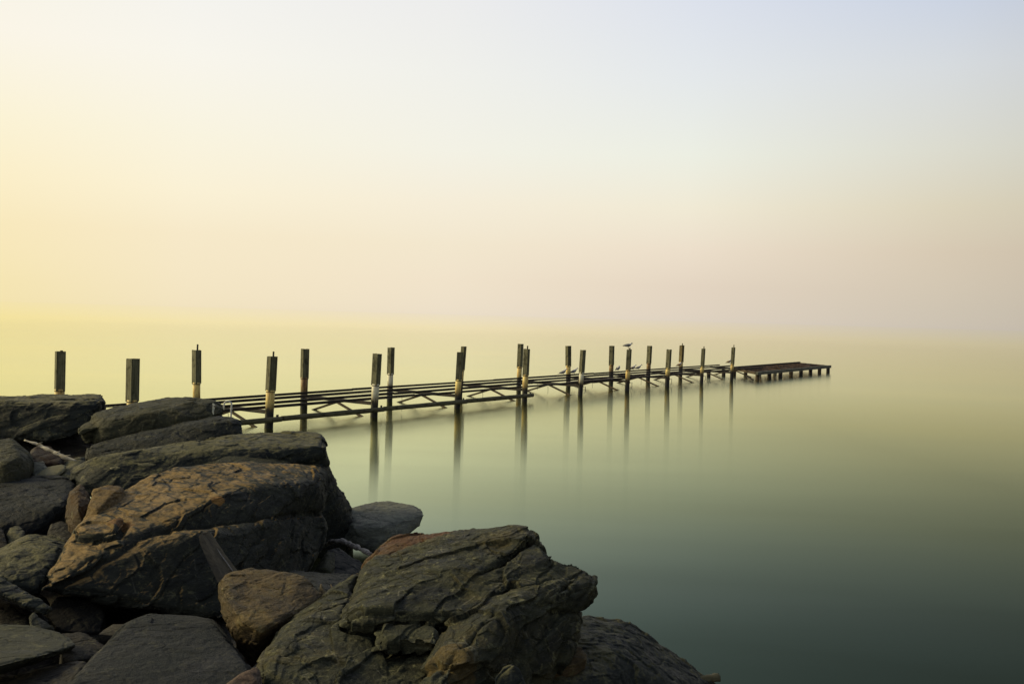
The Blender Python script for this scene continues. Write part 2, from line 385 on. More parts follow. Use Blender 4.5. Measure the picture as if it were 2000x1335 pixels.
M_gw, M_gg, M_gb, M_gt, M_gy = plain('white_plumage', (0.72, 0.70, 0.68)), plain('grey_plumage', (0.20, 0.20, 0.22)), plain('black_feathers', (0.03, 0.03, 0.03)), plain('brown_plumage', (0.28, 0.19, 0.10)), plain('yellow_bill', (0.45, 0.28, 0.06))

# water: smooth with a long exposure's softened reflections
mt, t, b = newmat('lake_water'); q = NB(t); t.nodes.remove(b); M_water = mt
outn = [n for n in t.nodes if n.type == 'OUTPUT_MATERIAL'][0]
fr = q.n('ShaderNodeFresnel'); fr.inputs['IOR'].default_value = 1.333
cr = q.n('ShaderNodeValToRGB'); e = cr.color_ramp.elements
stops = [(0.0, 0.0), (0.10, 0.010), (0.16, 0.029), (0.22, 0.075), (0.33, 0.225), (0.50, 0.55), (0.68, 0.84), (0.85, 0.95), (1.0, 1.0)]
while len(e) < len(stops): e.new(0.5)
for i, (p, v) in enumerate(stops): e[i].position = p
for i, (p, v) in enumerate(stops): e[i].position = p; e[i].color = (v, v, v, 1)
q.l(fr.outputs[0], cr.inputs[0])
tint = q.n('ShaderNodeValToRGB'); e = tint.color_ramp.elements
stops = [(0.10, (0.62, 1.0, 0.90)), (0.20, (0.80, 1.0, 0.84)), (0.32, (0.91, 1.0, 0.67)), (0.55, (0.99, 0.99, 0.60)), (0.80, (1.0, 0.99, 0.72)), (0.92, (1.0, 0.99, 0.79)), (1.0, (1.0, 1.0, 0.96))]
while len(e) < len(stops): e.new(0.5)
for i, (p, v) in enumerate(stops): e[i].position = p
for i, (p, v) in enumerate(stops): e[i].position = p; e[i].color = v + (1,)
q.l(fr.outputs[0], tint.inputs[0])
gl = q.n('ShaderNodeBsdfGlossy'); gl.distribution = 'MULTI_GGX'; q.l(tint.outputs[0], gl.inputs['Color'])
gpos = q.n('ShaderNodeNewGeometry')
tg = q.n('ShaderNodeCombineXYZ'); tg.inputs['X'].default_value = 1.0; q.l(tg.outputs[0], gl.inputs['Tangent']); gl.inputs['Anisotropy'].default_value = 0.75   # swell runs towards the shore
nz = q.noise(q.mapping(gpos.outputs['Position'], scale=(0.05, 0.12, 1)), 1.0, 3, 0.5)
dist = q.n('ShaderNodeVectorMath', operation='LENGTH'); q.l(gpos.outputs['Position'], dist.inputs[0])
streak = q.noise(q.mapping(gpos.outputs['Position'], scale=(0.10, 0.9, 1)), 1.0, 4, 0.6, 0.3)
far_calm = q.rng(dist.outputs['Value'], 35, 220)
ro = q.math('ADD', q.rng(nz, 0.3, 0.7, 0.080, 0.094), q.rng(streak, 0.35, 0.65, -0.002, 0.002))
q.l(q.math('MULTIPLY', q.math('MULTIPLY', ro, q.rng(far_calm, 0, 1, 1.0, 0.12)), q.rng(dist.outputs['Value'], 220, 900, 1.0, 0.0)), gl.inputs['Roughness'])
df = q.n('ShaderNodeBsdfDiffuse'); wp = q.n('ShaderNodeSeparateXYZ'); q.l(gpos.outputs['Position'], wp.inputs[0])
offshore = q.rng(q.math('ADD', wp.outputs['X'], q.math('MULTIPLY', nz, 2.0)), -1.5, 9.5)      # 0 by the rocks .. 1 far right: brightness falloff put into the reflection
q.l(q.mix(offshore, (0.022, 0.025, 0.012), (0.010, 0.017, 0.015)), df.inputs['Color'])
glow_falloff = q.math('ADD', q.rng(offshore, 0.0, 1.0, 0.42, 1.30), q.rng(streak, 0.3, 0.7, -0.012, 0.012))  # weakens the reflection to the right to paint the glow's falloff
ms = q.n('ShaderNodeMixShader'); q.l(q.math('POWER', cr.outputs[0], glow_falloff, True), ms.inputs[0]); q.l(df.outputs[0], ms.inputs[1]); q.l(gl.outputs[0], ms.inputs[2])
q.l(ms.outputs[0], outn.inputs[0])

# ------------------------------------------------------------------ setting: water and shore bed
S = 30000
water = link('water', me_from('water', [(-S, -S, 0), (S, -S, 0), (S, S, 0), (-S, S, 0)], [(0, 1, 2, 3)], M_water)); tag(water, kind='structure')

def shore_s(x, y):
    s1 = -.81 * (x - 1.2) - .587 * (y - 6.3); s2 = -.622 * (x + 2.4) - .783 * (y - 11.4)
    return np.minimum(s1, s2)
def ground_z(x, y):
    s = shore_s(x, y)
    return np.clip(-0.30 + 0.32 * s, -2.5, 0.42)
nx, ny = 140, 150
xs = np.linspace(-26, 7, nx); ys = np.linspace(-9, 24, ny)
gx, gy = np.meshgrid(xs, ys); gz = ground_z(gx, gy)
pp = np.stack([gx.ravel(), gy.ravel(), np.zeros(nx * ny)], 1)
gz = gz.ravel() + 0.14 * fbm(pp * 1.3, 4, 5)
gv = np.stack([pp[:, 0], pp[:, 1], gz], 1)
gf = [(j * nx + i, j * nx + i + 1, (j + 1) * nx + i + 1, (j + 1) * nx + i) for j in range(ny - 1) for i in range(nx - 1)]
ground = link('ground', me_from('ground', gv, gf, M_dark, True)); tag(ground, kind='structure')  # near-black bed colour so the gaps look like deep shade

# small rubble, coloured dark to paint the shade in the gaps
bm = bmesh.new(); rr = random.Random(4)
cnt = 0
while cnt < 420:
    x = rr.uniform(-9, 1.6); y = rr.uniform(2.0, 14.5); s = float(shore_s(np.array(x), np.array(y)))
    if s < 0.15 or abs(x) > 0.62 * y + 1.2: continue
    r = rr.uniform(0.05, 0.16); z = float(ground_z(np.array(x), np.array(y))) + r * 0.5
    q_ = bmesh.ops.create_icosphere(bm, subdivisions=2, radius=r)
    off = Vector((rr.uniform(0, 50), rr.uniform(0, 50), 0)); sc = Vector((rr.uniform(.8, 1.5), rr.uniform(.7, 1.2), rr.uniform(.45, .8)))
    rot = Matrix.Rotation(rr.uniform(0, 6.28), 3, 'Z') @ Matrix.Rotation(rr.uniform(-.5, .5), 3, 'X')
    for v in q_['verts']:
        n_ = mnoise.cell(v.co / r * 1.3 + off); v.co *= 0.86 + 0.22 * n_
        v.co = rot @ Vector((v.co.x * sc.x, v.co.y * sc.y, v.co.z * sc.z)) + Vector((x, y, z))
    cnt += 1
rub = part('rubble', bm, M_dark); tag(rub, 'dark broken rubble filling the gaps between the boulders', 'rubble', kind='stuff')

# ------------------------------------------------------------------ boulders
def hull_bm(bm_all, pts, push, drop=0.0, shrink=0.10, cuts=5):
    W = [P(*p) for p in pts]
    B = []
    for p in pts:
        a = P(*p); d = (a - CAM).normalized(); B.append(a + d * push)
    c = sum(B, Vector()) / len(B)
    B = [v.lerp(c, shrink) for v in B]
    allp = W + B
    if drop: allp += [v + Vector((0, 0, -drop)) for v in W + B]
    h = bmesh.new(); vs = [h.verts.new(v) for v in allp]
    r = bmesh.ops.convex_hull(h, input=vs)
    bad = [v for v in h.verts if not v.link_faces]
    if bad: bmesh.ops.delete(h, geom=bad, context='VERTS')
    bmesh.ops.recalc_face_normals(h, faces=h.faces)
    hr = random.Random(int(abs(W[0].x * 1000)) + len(pts)); size = max((a - b).length for a in W for b in W[:4])
    for _ in range(cuts):
        es = [e_ for e_ in h.edges if len(e_.link_faces) == 2 and e_.calc_face_angle(0) > 0.45 and e_.calc_length() > size * .06]
        if not es: break
        e_ = hr.choice(es); n_ = (e_.link_faces[0].normal + e_.link_faces[1].normal + Vector([hr.uniform(-.5, .5) for _ in range(3)])).normalized()
        pc = n_ * (max(v.co.dot(n_) for v in h.verts) - hr.uniform(.006, .022) * size ** 0.7)
        bmesh.ops.bisect_plane(h, geom=h.verts[:] + h.edges[:] + h.faces[:], plane_co=pc, plane_no=n_, clear_outer=True)
        h2_ = bmesh.new(); vv = [h2_.verts.new(v.co) for v in h.verts]; h.free(); h = h2_
        bmesh.ops.convex_hull(h, input=vv); bad = [v for v in h.verts if not v.link_faces]
        if bad: bmesh.ops.delete(h, geom=bad, context='VERTS')
        bmesh.ops.recalc_face_normals(h, faces=h.faces); h.normal_update()
    tmp = bpy.data.meshes.new('tmp'); h.to_mesh(tmp); h.free(); bm_all.from_mesh(tmp); bpy.data.meshes.remove(tmp)

ROCKS = {}
def rock(name, key, label, cat, hulls, mat, bed=(-.3, -.1, 1), chip=(0.30, 0.035), chip2=(0.09, 0.010), terr=(0.5, 0.020), layer=(0.07, 0.016), fb=0.012, vox=1.45, group=None, seed=0, ridge=None, crack=1.0):
    bm = bmesh.new(); zs = []
    for h in hulls:
        pts = h['p']; hull_bm(bm, pts, h.get('push', 0.6), h.get('drop', 0.0), h.get('shrink', 0.10), h.get('cuts', 5))
        zs += [(P(*p) - CAM).dot(FW) for p in pts]
    me = bpy.data.meshes.new('src'); bm.to_mesh(me); bm.free()
    o = bpy.data.objects.new('src', me); COL.objects.link(o)
    ext = max((a_ - b_).length for a_ in [P(*p) for p in hulls[0]['p']] for b_ in [P(*p) for p in hulls[0]['p']][:3])
    small = min(1.0, ext / 0.9)
    chip = (chip[0], chip[1] * small)
    vs = max(0.0035, (0.60 + 0.18 * small) * vox * (sum(zs) / len(zs)) / (F_PX * 0.512))
    md = o.modifiers.new('r', 'REMESH'); md.mode = 'VOXEL'; md.voxel_size = vs; md.use_smooth_shade = True
    dg = bpy.context.evaluated_depsgraph_get(); ev = o.evaluated_get(dg)
    me2 = bpy.data.meshes.new_from_object(ev); bpy.data.objects.remove(o); bpy.data.meshes.remove(me)
    n = len(me2.vertices); co = np.empty(n * 3, np.float32); me2.vertices.foreach_get('co', co); co = co.reshape(-1, 3).astype(np.float64)
    no = np.empty(n * 3, np.float32); me2.vertices.foreach_get('normal', no); no = no.reshape(-1, 3)
    bd = np.array(Vector(bed).normalized()); sd = seed * 131 + 7
    wq = co + 0.10 * np.stack([fbm(co * 2.2, 2, sd), fbm(co * 2.2 + 31, 2, sd + 1), fbm(co * 2.2 + 77, 2, sd + 2)], 1)
    along = wq @ bd
    st = wq + np.outer(along, bd) * 1.8                       # compressed across the bedding: flakes lie in it
    side = 1 - np.clip(np.abs(no @ bd), 0, 1) ** 2
    ne = len(me2.edges); ed = np.empty(ne * 2, np.int32); me2.edges.foreach_get('vertices', ed); w = edgeness(no, ed.reshape(-1, 2))
    st2 = wq + np.outer(along, bd) * 0.9
    c1, b1, v1 = chips(st / chip[0], sd); c2, b2, v2 = chips(st2 / chip2[0], sd + 5)
    c3, b3, v3 = chips(st2 / (chip[0] * 0.42), sd + 8)
    face = 0.30 + 0.45 * side
    d = face * (0.55 * chip[1] * c1 + 0.50 * chip2[1] * c2)
    d -= w * small * (0.55 * chip[1] * v3 + 0.30 * chip[1] * (c3 * 0.5 + 0.5) + 0.5 * chip2[1] * v2)       # chipped arrises
    for q_, sc_, dp_ in ((1.3, 0.010, 0.007), (2.7, 0.013, 0.005)):                                 # hairline cracks
        nn_ = perlin(co * q_ + 40, sd + 61) + 0.25 * perlin(co * q_ * 4, sd + 62)
        d -= crack * dp_ * np.exp(-(nn_ / sc_) ** 2) * np.clip(perlin(co * 1.1 + q_, sd + 63) * 5 + 0.5, 0, 1)
    lt = along / layer[0] + 0.9 * perlin(co * 1.6, sd + 9); li = np.floor(lt); lf = lt - li
    lr = _r(_h(li.astype(np.int64), li.astype(np.int64) * 3, li.astype(np.int64) * 7, sd), 0)
    d += 0.6 * side * layer[1] * (lr + 0.6 * np.clip((lf - 0.80) * 5, 0, 1) * -1)
    tn = fbm(co * (1.0 / terr[0]) + 5, 4, sd + 21, 0.55) * 3.2; tf = np.floor(tn); fr_ = np.clip((tn - tf) * 5, 0, 1)
    d += 0.4 * (1 - side) * terr[1] * (tf + fr_)
    d += 0.45 * fb * fbm(st * 4.5, 4, sd + 33, 0.5) + fb * 0.20 * fbm(st * 14, 3, sd + 41, 0.6, True)
    if ridge: d += 0.6 * ridge[1] * (fbm(st * (1.0 / ridge[0]), 3, sd + 51, 0.5, True) - 0.3)
    co = co + no * d[:, None]
    c = co.mean(0); c[2] = co[:, 2].min()
    co -= c
    me2.vertices.foreach_set('co', co.astype(np.float32).ravel()); me2.update()
    me2.name = name; me2.materials.clear(); me2.materials.append(mat); me2.shade_smooth()
    ob = link(name, me2, loc=Vector(c)); tag(ob, label, cat, group)
    ROCKS[key] = ob
    return ob
_bvh = {}
def surf(key, px, py):
    o = ROCKS[key]
    if key not in _bvh:
        me = o.data; _bvh[key] = BVHTree.FromPolygons([v.co for v in me.vertices], [p.vertices for p in me.polygons])
    d = (FW + RC * ((px - 1000) / F_PX) - UC * ((py - 667.5) / F_PX)).normalized()
    h = _bvh[key].ray_cast(CAM - o.location, d)
    return (h[0] + o.location, h[1]) if h[0] is not None else (None, None)

G = 'boulders of the shore revetment'
def H(p, **k): k['p'] = p; return k
rock('boulder', 'r1', 'long flat-topped dark block at the far left, under the leftmost post', 'boulder',
  [H([(-160,777,14.6),(0,774,15),(90,772,15),(200,770,15),(-160,788,13.3),(0,785,13.2),(150,785,13.2),(197,783,13.4),(207,786,14),(208,798,14),(176,838,13.1),(150,845,13.1),(130,857,13.0),(98,863,12.9),(35,850,13.2),(-160,850,13.3)], push=.9)],
  M_slate, group=G, seed=1, chip=(.45, .06))
rock('boulder', 'r2', 'boulder with pale sloping top and white streak, under the second post from the left', 'boulder',
  [H([(174,810,12.9),(185,806,13.2),(228,799,13.4),(254,789,13.6),(327,776,13.9),(400,778,13.8),(428,784,13.5),(437,792,13.3),(437,814,13.2),(400,817,12.9),(350,828,12.7),(275,847,12.5),(243,856,12.4),(200,868,12.4),(180,868,12.5),(195,826,12.5),(262,812,12.6),(292,806,12.7),(375,786,13.2)], push=.6),
   H([(152,837,12.5),(154,845,12.5),(164,866,12.6),(182,868,12.6),(205,830,12.5),(190,820,12.8),(172,823,12.8)], push=.6)],
  M_olive, group=G, seed=2, bed=(-.25,-.3,.9), chip=(.4, .05))
rock('boulder', 'r3', 'dark narrow slab sandwiched between the white-streaked boulder and the long ledge', 'boulder',
  [H([(240,856,12.3),(275,847,12.5),(312,836,12.6),(350,828,12.7),(400,817,12.9),(437,813,13),(465,815,12.9),(472,822,12.7),(473,847,12.4),(410,861,12.1),(312,877,11.8),(250,885,11.7),(172,899,11.6),(167,885,11.7),(170,872,11.9),(200,862,12.0),(265,866,11.9),(350,845,12.2),(440,822,12.5)], push=.6, drop=.35)],
  M_slate2, group=G, seed=3, chip=(.35, .05))
rock('boulder', 'r40', 'black-coloured fill rock added to keep the hollow under the flat-topped block dark', 'boulder',
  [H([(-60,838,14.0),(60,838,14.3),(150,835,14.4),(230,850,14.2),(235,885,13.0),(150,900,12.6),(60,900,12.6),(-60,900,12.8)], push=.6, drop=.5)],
  M_dark, group=G, seed=60, chip=(.3,.03), vox=2.0)  # dark fill rock added where the hollow is only in shade
rock('boulder', 'r4', 'long level ledge slab whose right end stands over the water', 'boulder',
  [H([(180,893,10.2),(250,884,10.3),(410,860,10.9),(473,847,11.55),(520,844,11.75),(625,843,11.96),(634,851,11.8),(638,886,11.2),(632,871,11.0),(575,872,10.9),(525,877,10.84),(475,878,10.75),(430,883,10.63),(350,884,10.4),(262,905,10.1),(200,918,9.95),(140,916,10.3),(136,930,10.2),(160,948,9.9),(250,960,9.8),(310,932,10.1),(410,914,10.4),(560,914,10.8),(640,905,11.1)], push=.5, drop=.1)],
  M_slate, group=G, seed=4, terr=(.6, .02), chip=(.5, .05))
rock('boulder', 'r5', 'dark steep wedge of rock dropping into the water below the right end of the ledge', 'boulder',
  [H([(575,911,10.9),(637,901,11.1),(645,920,11.2),(660,945,11.3),(670,975,11.4),(686,993,11.5),(691,1022,11.4),(690,1038,11.4),(684,1050,11.3),(637,1056,11.0),(600,1000,10.8),(620,914,10.8)], push=.5, drop=.4)],
  M_slate, group=G, seed=5, chip=(.4, .04))
rock('boulder', 'r39', 'low flat slab wedged between the long ledge and the big brown-topped boulder', 'boulder',
  [H([(415,903,10.2),(437,892,10.45),(475,891,10.6),(540,894,10.8),(567,901,10.7),(577,911,10.6),(480,917,10.2)], push=.3, drop=.1)],
  M_olive, group=G, seed=6, chip=(.2, .02))
rock('boulder', 'r6', 'largest middle boulder with a broad sunlit brown sloping top', 'boulder',
  [H([(255,958,8.75),(274,947,8.9),(290,932,9.1),(340,915,9.4),(410,908,9.7),(487,902,9.9),(565,912,9.9),(626,911,10.0),(640,925,10.0),(125,1130,6.9),(175,1094,7.1),(225,1059,7.4),(280,1042,7.6),(350,1002,8.0),(390,985,8.2),(435,967,8.4),(475,949,8.7),(565,942,9.1),(617,945,9.3),(78,1150,6.8),(100,1118,7.0),(145,1055,7.5),(146,1034,7.7),(163,1020,7.8),(185,985,8.3),(641,935,10.0),(636,1000,9.55),(560,1030,8.85),(480,1045,8.2)], push=.5),
   H([(125,1132,6.95),(225,1062,7.45),(280,1044,7.65),(375,1040,7.65),(480,1045,8.0),(545,1012,8.6),(630,1003,9.4),(637,1045,9.3),(632,1067,9.1),(607,1110,8.7),(560,1113,8.4),(430,1205,7.25),(400,1208,7.15),(300,1195,7.05),(250,1177,7.0),(200,1163,6.95),(140,1158,6.92),(80,1151,6.85)], push=1.0),
   H([(145,1036,7.5),(152,1052,7.45),(180,1050,7.4),(230,1038,7.45),(243,1020,7.7),(205,1005,7.9),(175,1015,7.8)], push=.4, drop=.25, cuts=1)],
  M_hero, group=G, seed=7, crack=.5, bed=(-.30,-.36,.88), chip=(.42, .055), chip2=(.12, .014), terr=(.55, .012), layer=(.10, .03), fb=.012, ridge=(.6, .015))
rock('boulder', 'r8', 'small ochre rock leaning on the upper left shoulder of the brown-topped boulder', 'boulder',
  [H([(166,1008,8.0),(175,985,8.1),(185,953,8.4),(212,948,8.6),(236,951,8.6),(248,964,8.6),(240,978,8.4),(205,985,8.1),(190,1000,7.95),(225,958,8.35)], push=.3, drop=.2)],
  M_ochre, group=G, seed=8, chip=(.15, .02), chip2=(.05, .006))
rock('boulder', 'r9', 'rounded light brown boulder at bottom centre-left with a pointed dark underside', 'boulder',
  [H([(424,1140,5.9),(432,1127,6.0),(450,1112,6.2),(480,1107,6.35),(512,1111,6.35),(555,1118,6.3),(595,1121,6.3),(612,1140,6.2),(634,1166,6.1),(620,1182,5.95),(575,1212,5.75),(532,1245,5.65),(536,1262,5.7),(512,1282,5.72),(490,1303,5.75),(472,1277,5.72),(457,1242,5.62),(437,1210,5.75),(425,1172,5.8),(472,1215,5.4),(510,1236,5.35),(548,1214,5.5)], push=.3)],
  M_bould, group=G, seed=9, crack=.4, bed=(-.5,.2,.8), chip=(.2, .018), chip2=(.06, .006), fb=.010, terr=(.2, .006), layer=(.03, .004))
rock('boulder', 'r10', 'huge rugged foreground boulder with diagonal ridges and a reddish rear edge', 'boulder',
  [H([(508,1290,4.9),(512,1281,4.95),(535,1262,5.1),(532,1242,5.2),(545,1228,5.35),(575,1211,5.5),(620,1183,5.8),(660,1150,6.1),(700,1116,6.4),(760,1130,6.5),(800,1210,5.75),(900,1260,5.3),(900,1420,4.45),(700,1440,4.25),(515,1420,4.4),(508,1310,4.7)], push=.5, drop=.2),
   H([(686,1168,5.7),(675,1190,5.5),(674,1212,5.3),(700,1200,5.25),(745,1195,5.3),(712,1148,5.95),(704,1118,6.35),(712,1100,6.45),(727,1075,6.6),(747,1057,6.75),(787,1043,6.85),(870,1042,6.8),(950,1038,6.75),(995,1029,6.7),(1037,1034,6.6),(1057,1047,6.5),(1065,1070,6.3),(1077,1103,6.1),(1000,1150,5.75),(900,1200,5.35),(800,1213,5.35),(750,1170,5.6)], push=.5, drop=.1),
   H([(1060,1092,6.2),(1077,1106,6.15),(1112,1106,6.2),(1150,1117,6.15),(1164,1137,6.0),(1164,1168,5.95),(1150,1182,5.9),(1134,1196,5.85),(1040,1190,5.45),(1000,1140,5.75),(1120,1128,6.0)], push=.35),
   H([(837,1335,4.5),(915,1240,4.95),(962,1202,5.2),(1012,1152,5.6),(1125,1125,6.0),(1132,1196,5.85),(1126,1228,5.75),(1127,1248,5.75),(1120,1260,5.7),(1105,1272,5.6),(1072,1307,5.4),(1020,1420,5.0),(800,1420,4.25),(880,1200,5.4),(930,1170,5.6)], push=.6),
   H([(676,1190,5.45),(673,1228,5.25),(690,1234,5.3),(698,1205,5.28),(700,1180,5.45)], push=.25),
   H([(734,1246,5.05),(740,1224,5.2),(830,1208,5.35),(862,1225,5.2),(852,1262,5.0),(745,1270,4.95)], push=.4),
   H([(760,1150,5.75),(840,1120,6.0),(960,1065,6.35),(1040,1048,6.4),(1000,1085,6.1),(880,1150,5.65),(800,1180,5.5)], push=.3)],
  M_fore, group=G, seed=10, bed=BEDH, chip=(.50, .085), chip2=(.12, .016), terr=(.45, .018), layer=(.12, .034), fb=.011, ridge=(.6, .034), vox=1.3)
rock('boulder', 'r11', 'dark sloping slab sliding into the water at the bottom right of the pile', 'boulder',
  [H([(1128,1200,6.9),(1150,1203,7.0),(1175,1208,7.0),(1210,1208,7.0),(1232,1225,6.95),(1262,1241,6.9),(1285,1263,6.85),(1300,1275,6.8),(1332,1310,6.8),(1362,1321,6.8),(1400,1336,6.8),(1405,1420,6.3),(1050,1440,5.0),(1060,1310,5.6),(1100,1260,6.2),(1200,1290,5.9),(1300,1335,6.1)], push=.2, drop=.6)],
  M_slate, group=G, seed=11, bed=(.25,-.35,.9), chip=(.4, .05), fb=.016, layer=(.08, .03), terr=(.4, .025), ridge=(.4, .03))
rock('boulder', 'r12', 'small rough brown stone caught between the huge foreground boulder and the bottom right slab', 'boulder',
  [H([(1122,1263,5.75),(1135,1266,5.75),(1146,1277,5.7),(1145,1285,5.65),(1125,1301,5.6),(1100,1311,5.55),(1070,1314,5.5),(1060,1300,5.6),(1095,1280,5.65)], push=.2, drop=.05)],
  M_bould, group=G, seed=12, chip=(.1, .01), chip2=(.04, .004))
rock('boulder', 'r13', 'smooth rounded dark stone at the bottom edge under the huge foreground boulder', 'boulder',
  [H([(968,1322,4.72),(983,1303,4.78),(1000,1298,4.8),(1013,1305,4.8),(1027,1335,4.75),(1030,1420,4.6),(955,1420,4.5)], push=.3)],
  M_slate, group=G, seed=13, chip=(.15, .008), chip2=(.05, .003), fb=.005)
rock('boulder', 'r15', 'flat blue-grey slab at the bottom left, below the brown-topped boulder', 'boulder',
  [H([(262,1203,5.6),(272,1198,5.7),(332,1200,5.75),(375,1202,5.75),(400,1208,5.7),(432,1217,5.6),(475,1290,5.0),(490,1305,4.95),(505,1440,4.3),(70,1440,4.2),(130,1335,4.6),(172,1288,4.95),(212,1264,5.15),(232,1250,5.25),(247,1232,5.4)], push=.25, drop=.3)],
  M_blue, group=G, seed=15, crack=.25, bed=(.1,-.2,1), chip=(.4, .025), chip2=(.1, .006), fb=.010, terr=(.4,.008))
rock('boulder', 'r38', 'pinkish wedge of stone at the bottom edge, left of the huge foreground boulder', 'boulder',
  [H([(437,1336,4.25),(475,1312,4.4),(506,1299,4.5),(512,1310,4.5),(514,1420,4.0),(390,1420,3.9)], push=.2, drop=.1)],
  M_pink, group=G, seed=16, chip=(.2, .012), chip2=(.05, .004), fb=.005)
rock('boulder', 'r16', 'smooth flat olive slab with a thin dark edge in the bottom left corner', 'boulder',
  [H([(-120,1226,5.8),(0,1220,5.9),(30,1217,6.0),(62,1220,6.0),(100,1229,5.9),(127,1236,5.9),(150,1252,5.7),(144,1264,5.6),(80,1279,5.35),(0,1299,5.1),(-120,1322,4.9),(144,1270,5.62),(80,1292,5.42),(0,1318,5.18),(-120,1342,4.98)], push=.05)],
  rock_mat('smooth_olive_slab', (0.075,0.080,0.055), (0.105,0.108,0.07), (0.07,0.07,0.045), .3, bed=(0,0,1), bump=.7, vein=.0), group=G, seed=17, bed=(0,0,1), chip=(.4, .012), chip2=(.1, .003), fb=.004, terr=(.3,.006), layer=(.04,.008))
rock('boulder', 'r17', 'dark brown slab tucked behind the smooth olive slab in the bottom left corner', 'boulder',
  [H([(120,1234,6.1),(165,1234,6.1),(190,1250,6.0),(207,1267,5.9),(200,1280,5.8),(175,1281,5.75),(145,1290,5.6),(120,1295,5.6)], push=.3, drop=.2)],
  M_dark, group=G, seed=18, chip=(.2,.015), chip2=(.06,.005))
rock('boulder', 'r18', 'black rock standing for the shaded hollow beneath the smooth olive slab, bottom left corner', 'boulder',
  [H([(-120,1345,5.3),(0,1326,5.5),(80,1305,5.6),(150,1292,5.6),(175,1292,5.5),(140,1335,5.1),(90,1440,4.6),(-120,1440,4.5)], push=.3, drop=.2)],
  M_dark, group=G, seed=19, chip=(.2,.02))  # dark stone colour stands in for the shade of the hollow
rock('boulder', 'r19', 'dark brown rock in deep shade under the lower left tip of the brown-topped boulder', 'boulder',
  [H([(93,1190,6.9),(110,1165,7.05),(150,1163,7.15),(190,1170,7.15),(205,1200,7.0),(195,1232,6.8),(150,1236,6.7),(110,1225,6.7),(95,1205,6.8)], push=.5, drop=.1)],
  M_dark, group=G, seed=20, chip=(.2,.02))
rock('boulder', 'r20', 'grey-olive slab tilting down to the right at the left edge, above the dark cube-like rock', 'boulder',
  [H([(-100,1092,6.7),(0,1126,6.6),(40,1146,6.55),(70,1165,6.5),(102,1186,6.45),(93,1201,6.4),(70,1190,6.35),(0,1160,6.35),(-100,1125,6.4)], push=.3)],
  M_slate, group=G, seed=21, chip=(.2,.015), chip2=(.06,.005))
rock('boulder', 'r21', 'dark cube-like rock at the left edge below the tilting grey-olive slab', 'boulder',
  [H([(-100,1150,6.8),(0,1166,6.75),(70,1195,6.65),(95,1207,6.65),(60,1226,6.3),(0,1228,6.2),(-100,1230,6.2)], push=.3, drop=.2)],
  M_dark, group=G, seed=22, chip=(.2,.02))
rock('boulder', 'r22', 'small olive chip of rock standing at the back edge of the smooth olive slab', 'boulder',
  [H([(58,1205,6.1),(66,1198,6.15),(90,1213,6.15),(104,1224,6.15),(84,1228,6.02),(60,1224,6.0)], push=.12, drop=.04)],
  M_olive, group=G, seed=23, chip=(.06,.005), chip2=(.03,.002), fb=.003)
rock('boulder', 'r23', 'broad dark slab left of the lower left tip of the brown-topped boulder', 'boulder',
  [H([(-100,1120,7.0),(0,1083,7.4),(25,1061,7.7),(57,1043,7.95),(90,1047,8.0),(115,1052,8.0),(140,1062,7.9),(128,1088,7.5),(105,1110,7.2),(80,1140,7.0),(75,1160,6.95),(40,1148,6.9),(0,1128,6.9),(-100,1140,6.8),(50,1068,7.45),(110,1072,7.5)], push=.4)],
  M_slate, group=G, seed=24, bed=(-.2,-.5,.8), chip=(.3,.03))
rock('boulder', 'r24', 'dark knobbly stone between the broad dark slab and the orange-brown block', 'boulder',
  [H([(95,1042,8.3),(100,1026,8.4),(120,1018,8.5),(140,1030,8.4),(148,1060,8.1),(130,1056,8.1),(97,1047,8.2)], push=.25, drop=.15)],
  M_dark, group=G, seed=25, chip=(.12,.012), chip2=(.05,.004))
rock('boulder', 'r25', 'small grey-olive stone near the left edge above the broad dark slab', 'boulder',
  [H([(12,1046,8.3),(20,1031,8.4),(37,1028,8.5),(50,1038,8.4),(46,1056,8.2),(20,1066,8.1)], push=.25, drop=.15)],
  M_slate, group=G, seed=26, chip=(.12,.012), chip2=(.05,.004))
rock('boulder', 'r26', 'dark stone cut off by the left edge beside the small grey-olive stone', 'boulder',
  [H([(-80,1015,8.3),(0,1028,8.3),(10,1040,8.2),(18,1068,8.0),(0,1086,7.9),(-80,1090,7.9)], push=.3, drop=.15)],
  M_dark, group=G, seed=27, chip=(.15,.015))
rock('boulder', 'r27', 'wide bluish dark boulder at the left edge, left of the orange-brown block', 'boulder',
  [H([(-120,955,9.7),(0,937,10),(40,931,10.2),(100,927,10.3),(130,930,10.2),(149,945,10),(146,962,9.7),(132,990,9.3),(128,1012,9.1),(95,1027,8.9),(50,1041,8.7),(20,1032,8.7),(0,1022,8.75),(-120,1010,8.8),(100,950,9.7),(20,960,9.5),(128,985,9.1),(60,1000,9.0)], push=.5, drop=.1)],
  M_blue, group=G, seed=28, bed=(-.3,-.4,.8), chip=(.35,.035))
rock('boulder', 'r28', 'upright orange-brown block at the left shoulder of the brown-topped boulder', 'boulder',
  [H([(137,960,8.9),(157,942,9.1),(178,970,8.8),(168,1005,8.4),(162,1027,8.2),(150,1037,8.2),(135,1026,8.3),(129,1000,8.5),(131,975,8.7),(150,985,8.3)], push=.35, drop=.1)],
  M_rust, group=G, seed=29, chip=(.2,.012), chip2=(.07,.004), fb=.006)
rock('boulder', 'r29', 'grey-olive boulder with a peaked top at the left edge below the flat-topped block', 'boulder',
  [H([(-100,895,10.2),(0,858,10.8),(22,853,10.9),(40,869,10.8),(60,885,10.6),(66,900,10.4),(52,926,10.1),(30,941,9.9),(3,946,9.8),(-100,950,9.8),(10,905,9.9),(35,893,10.1)], push=.5, drop=.1, cuts=1)],
  M_olive, group=G, seed=30, bed=(.4,-.5,.7), chip=(.25,.014))
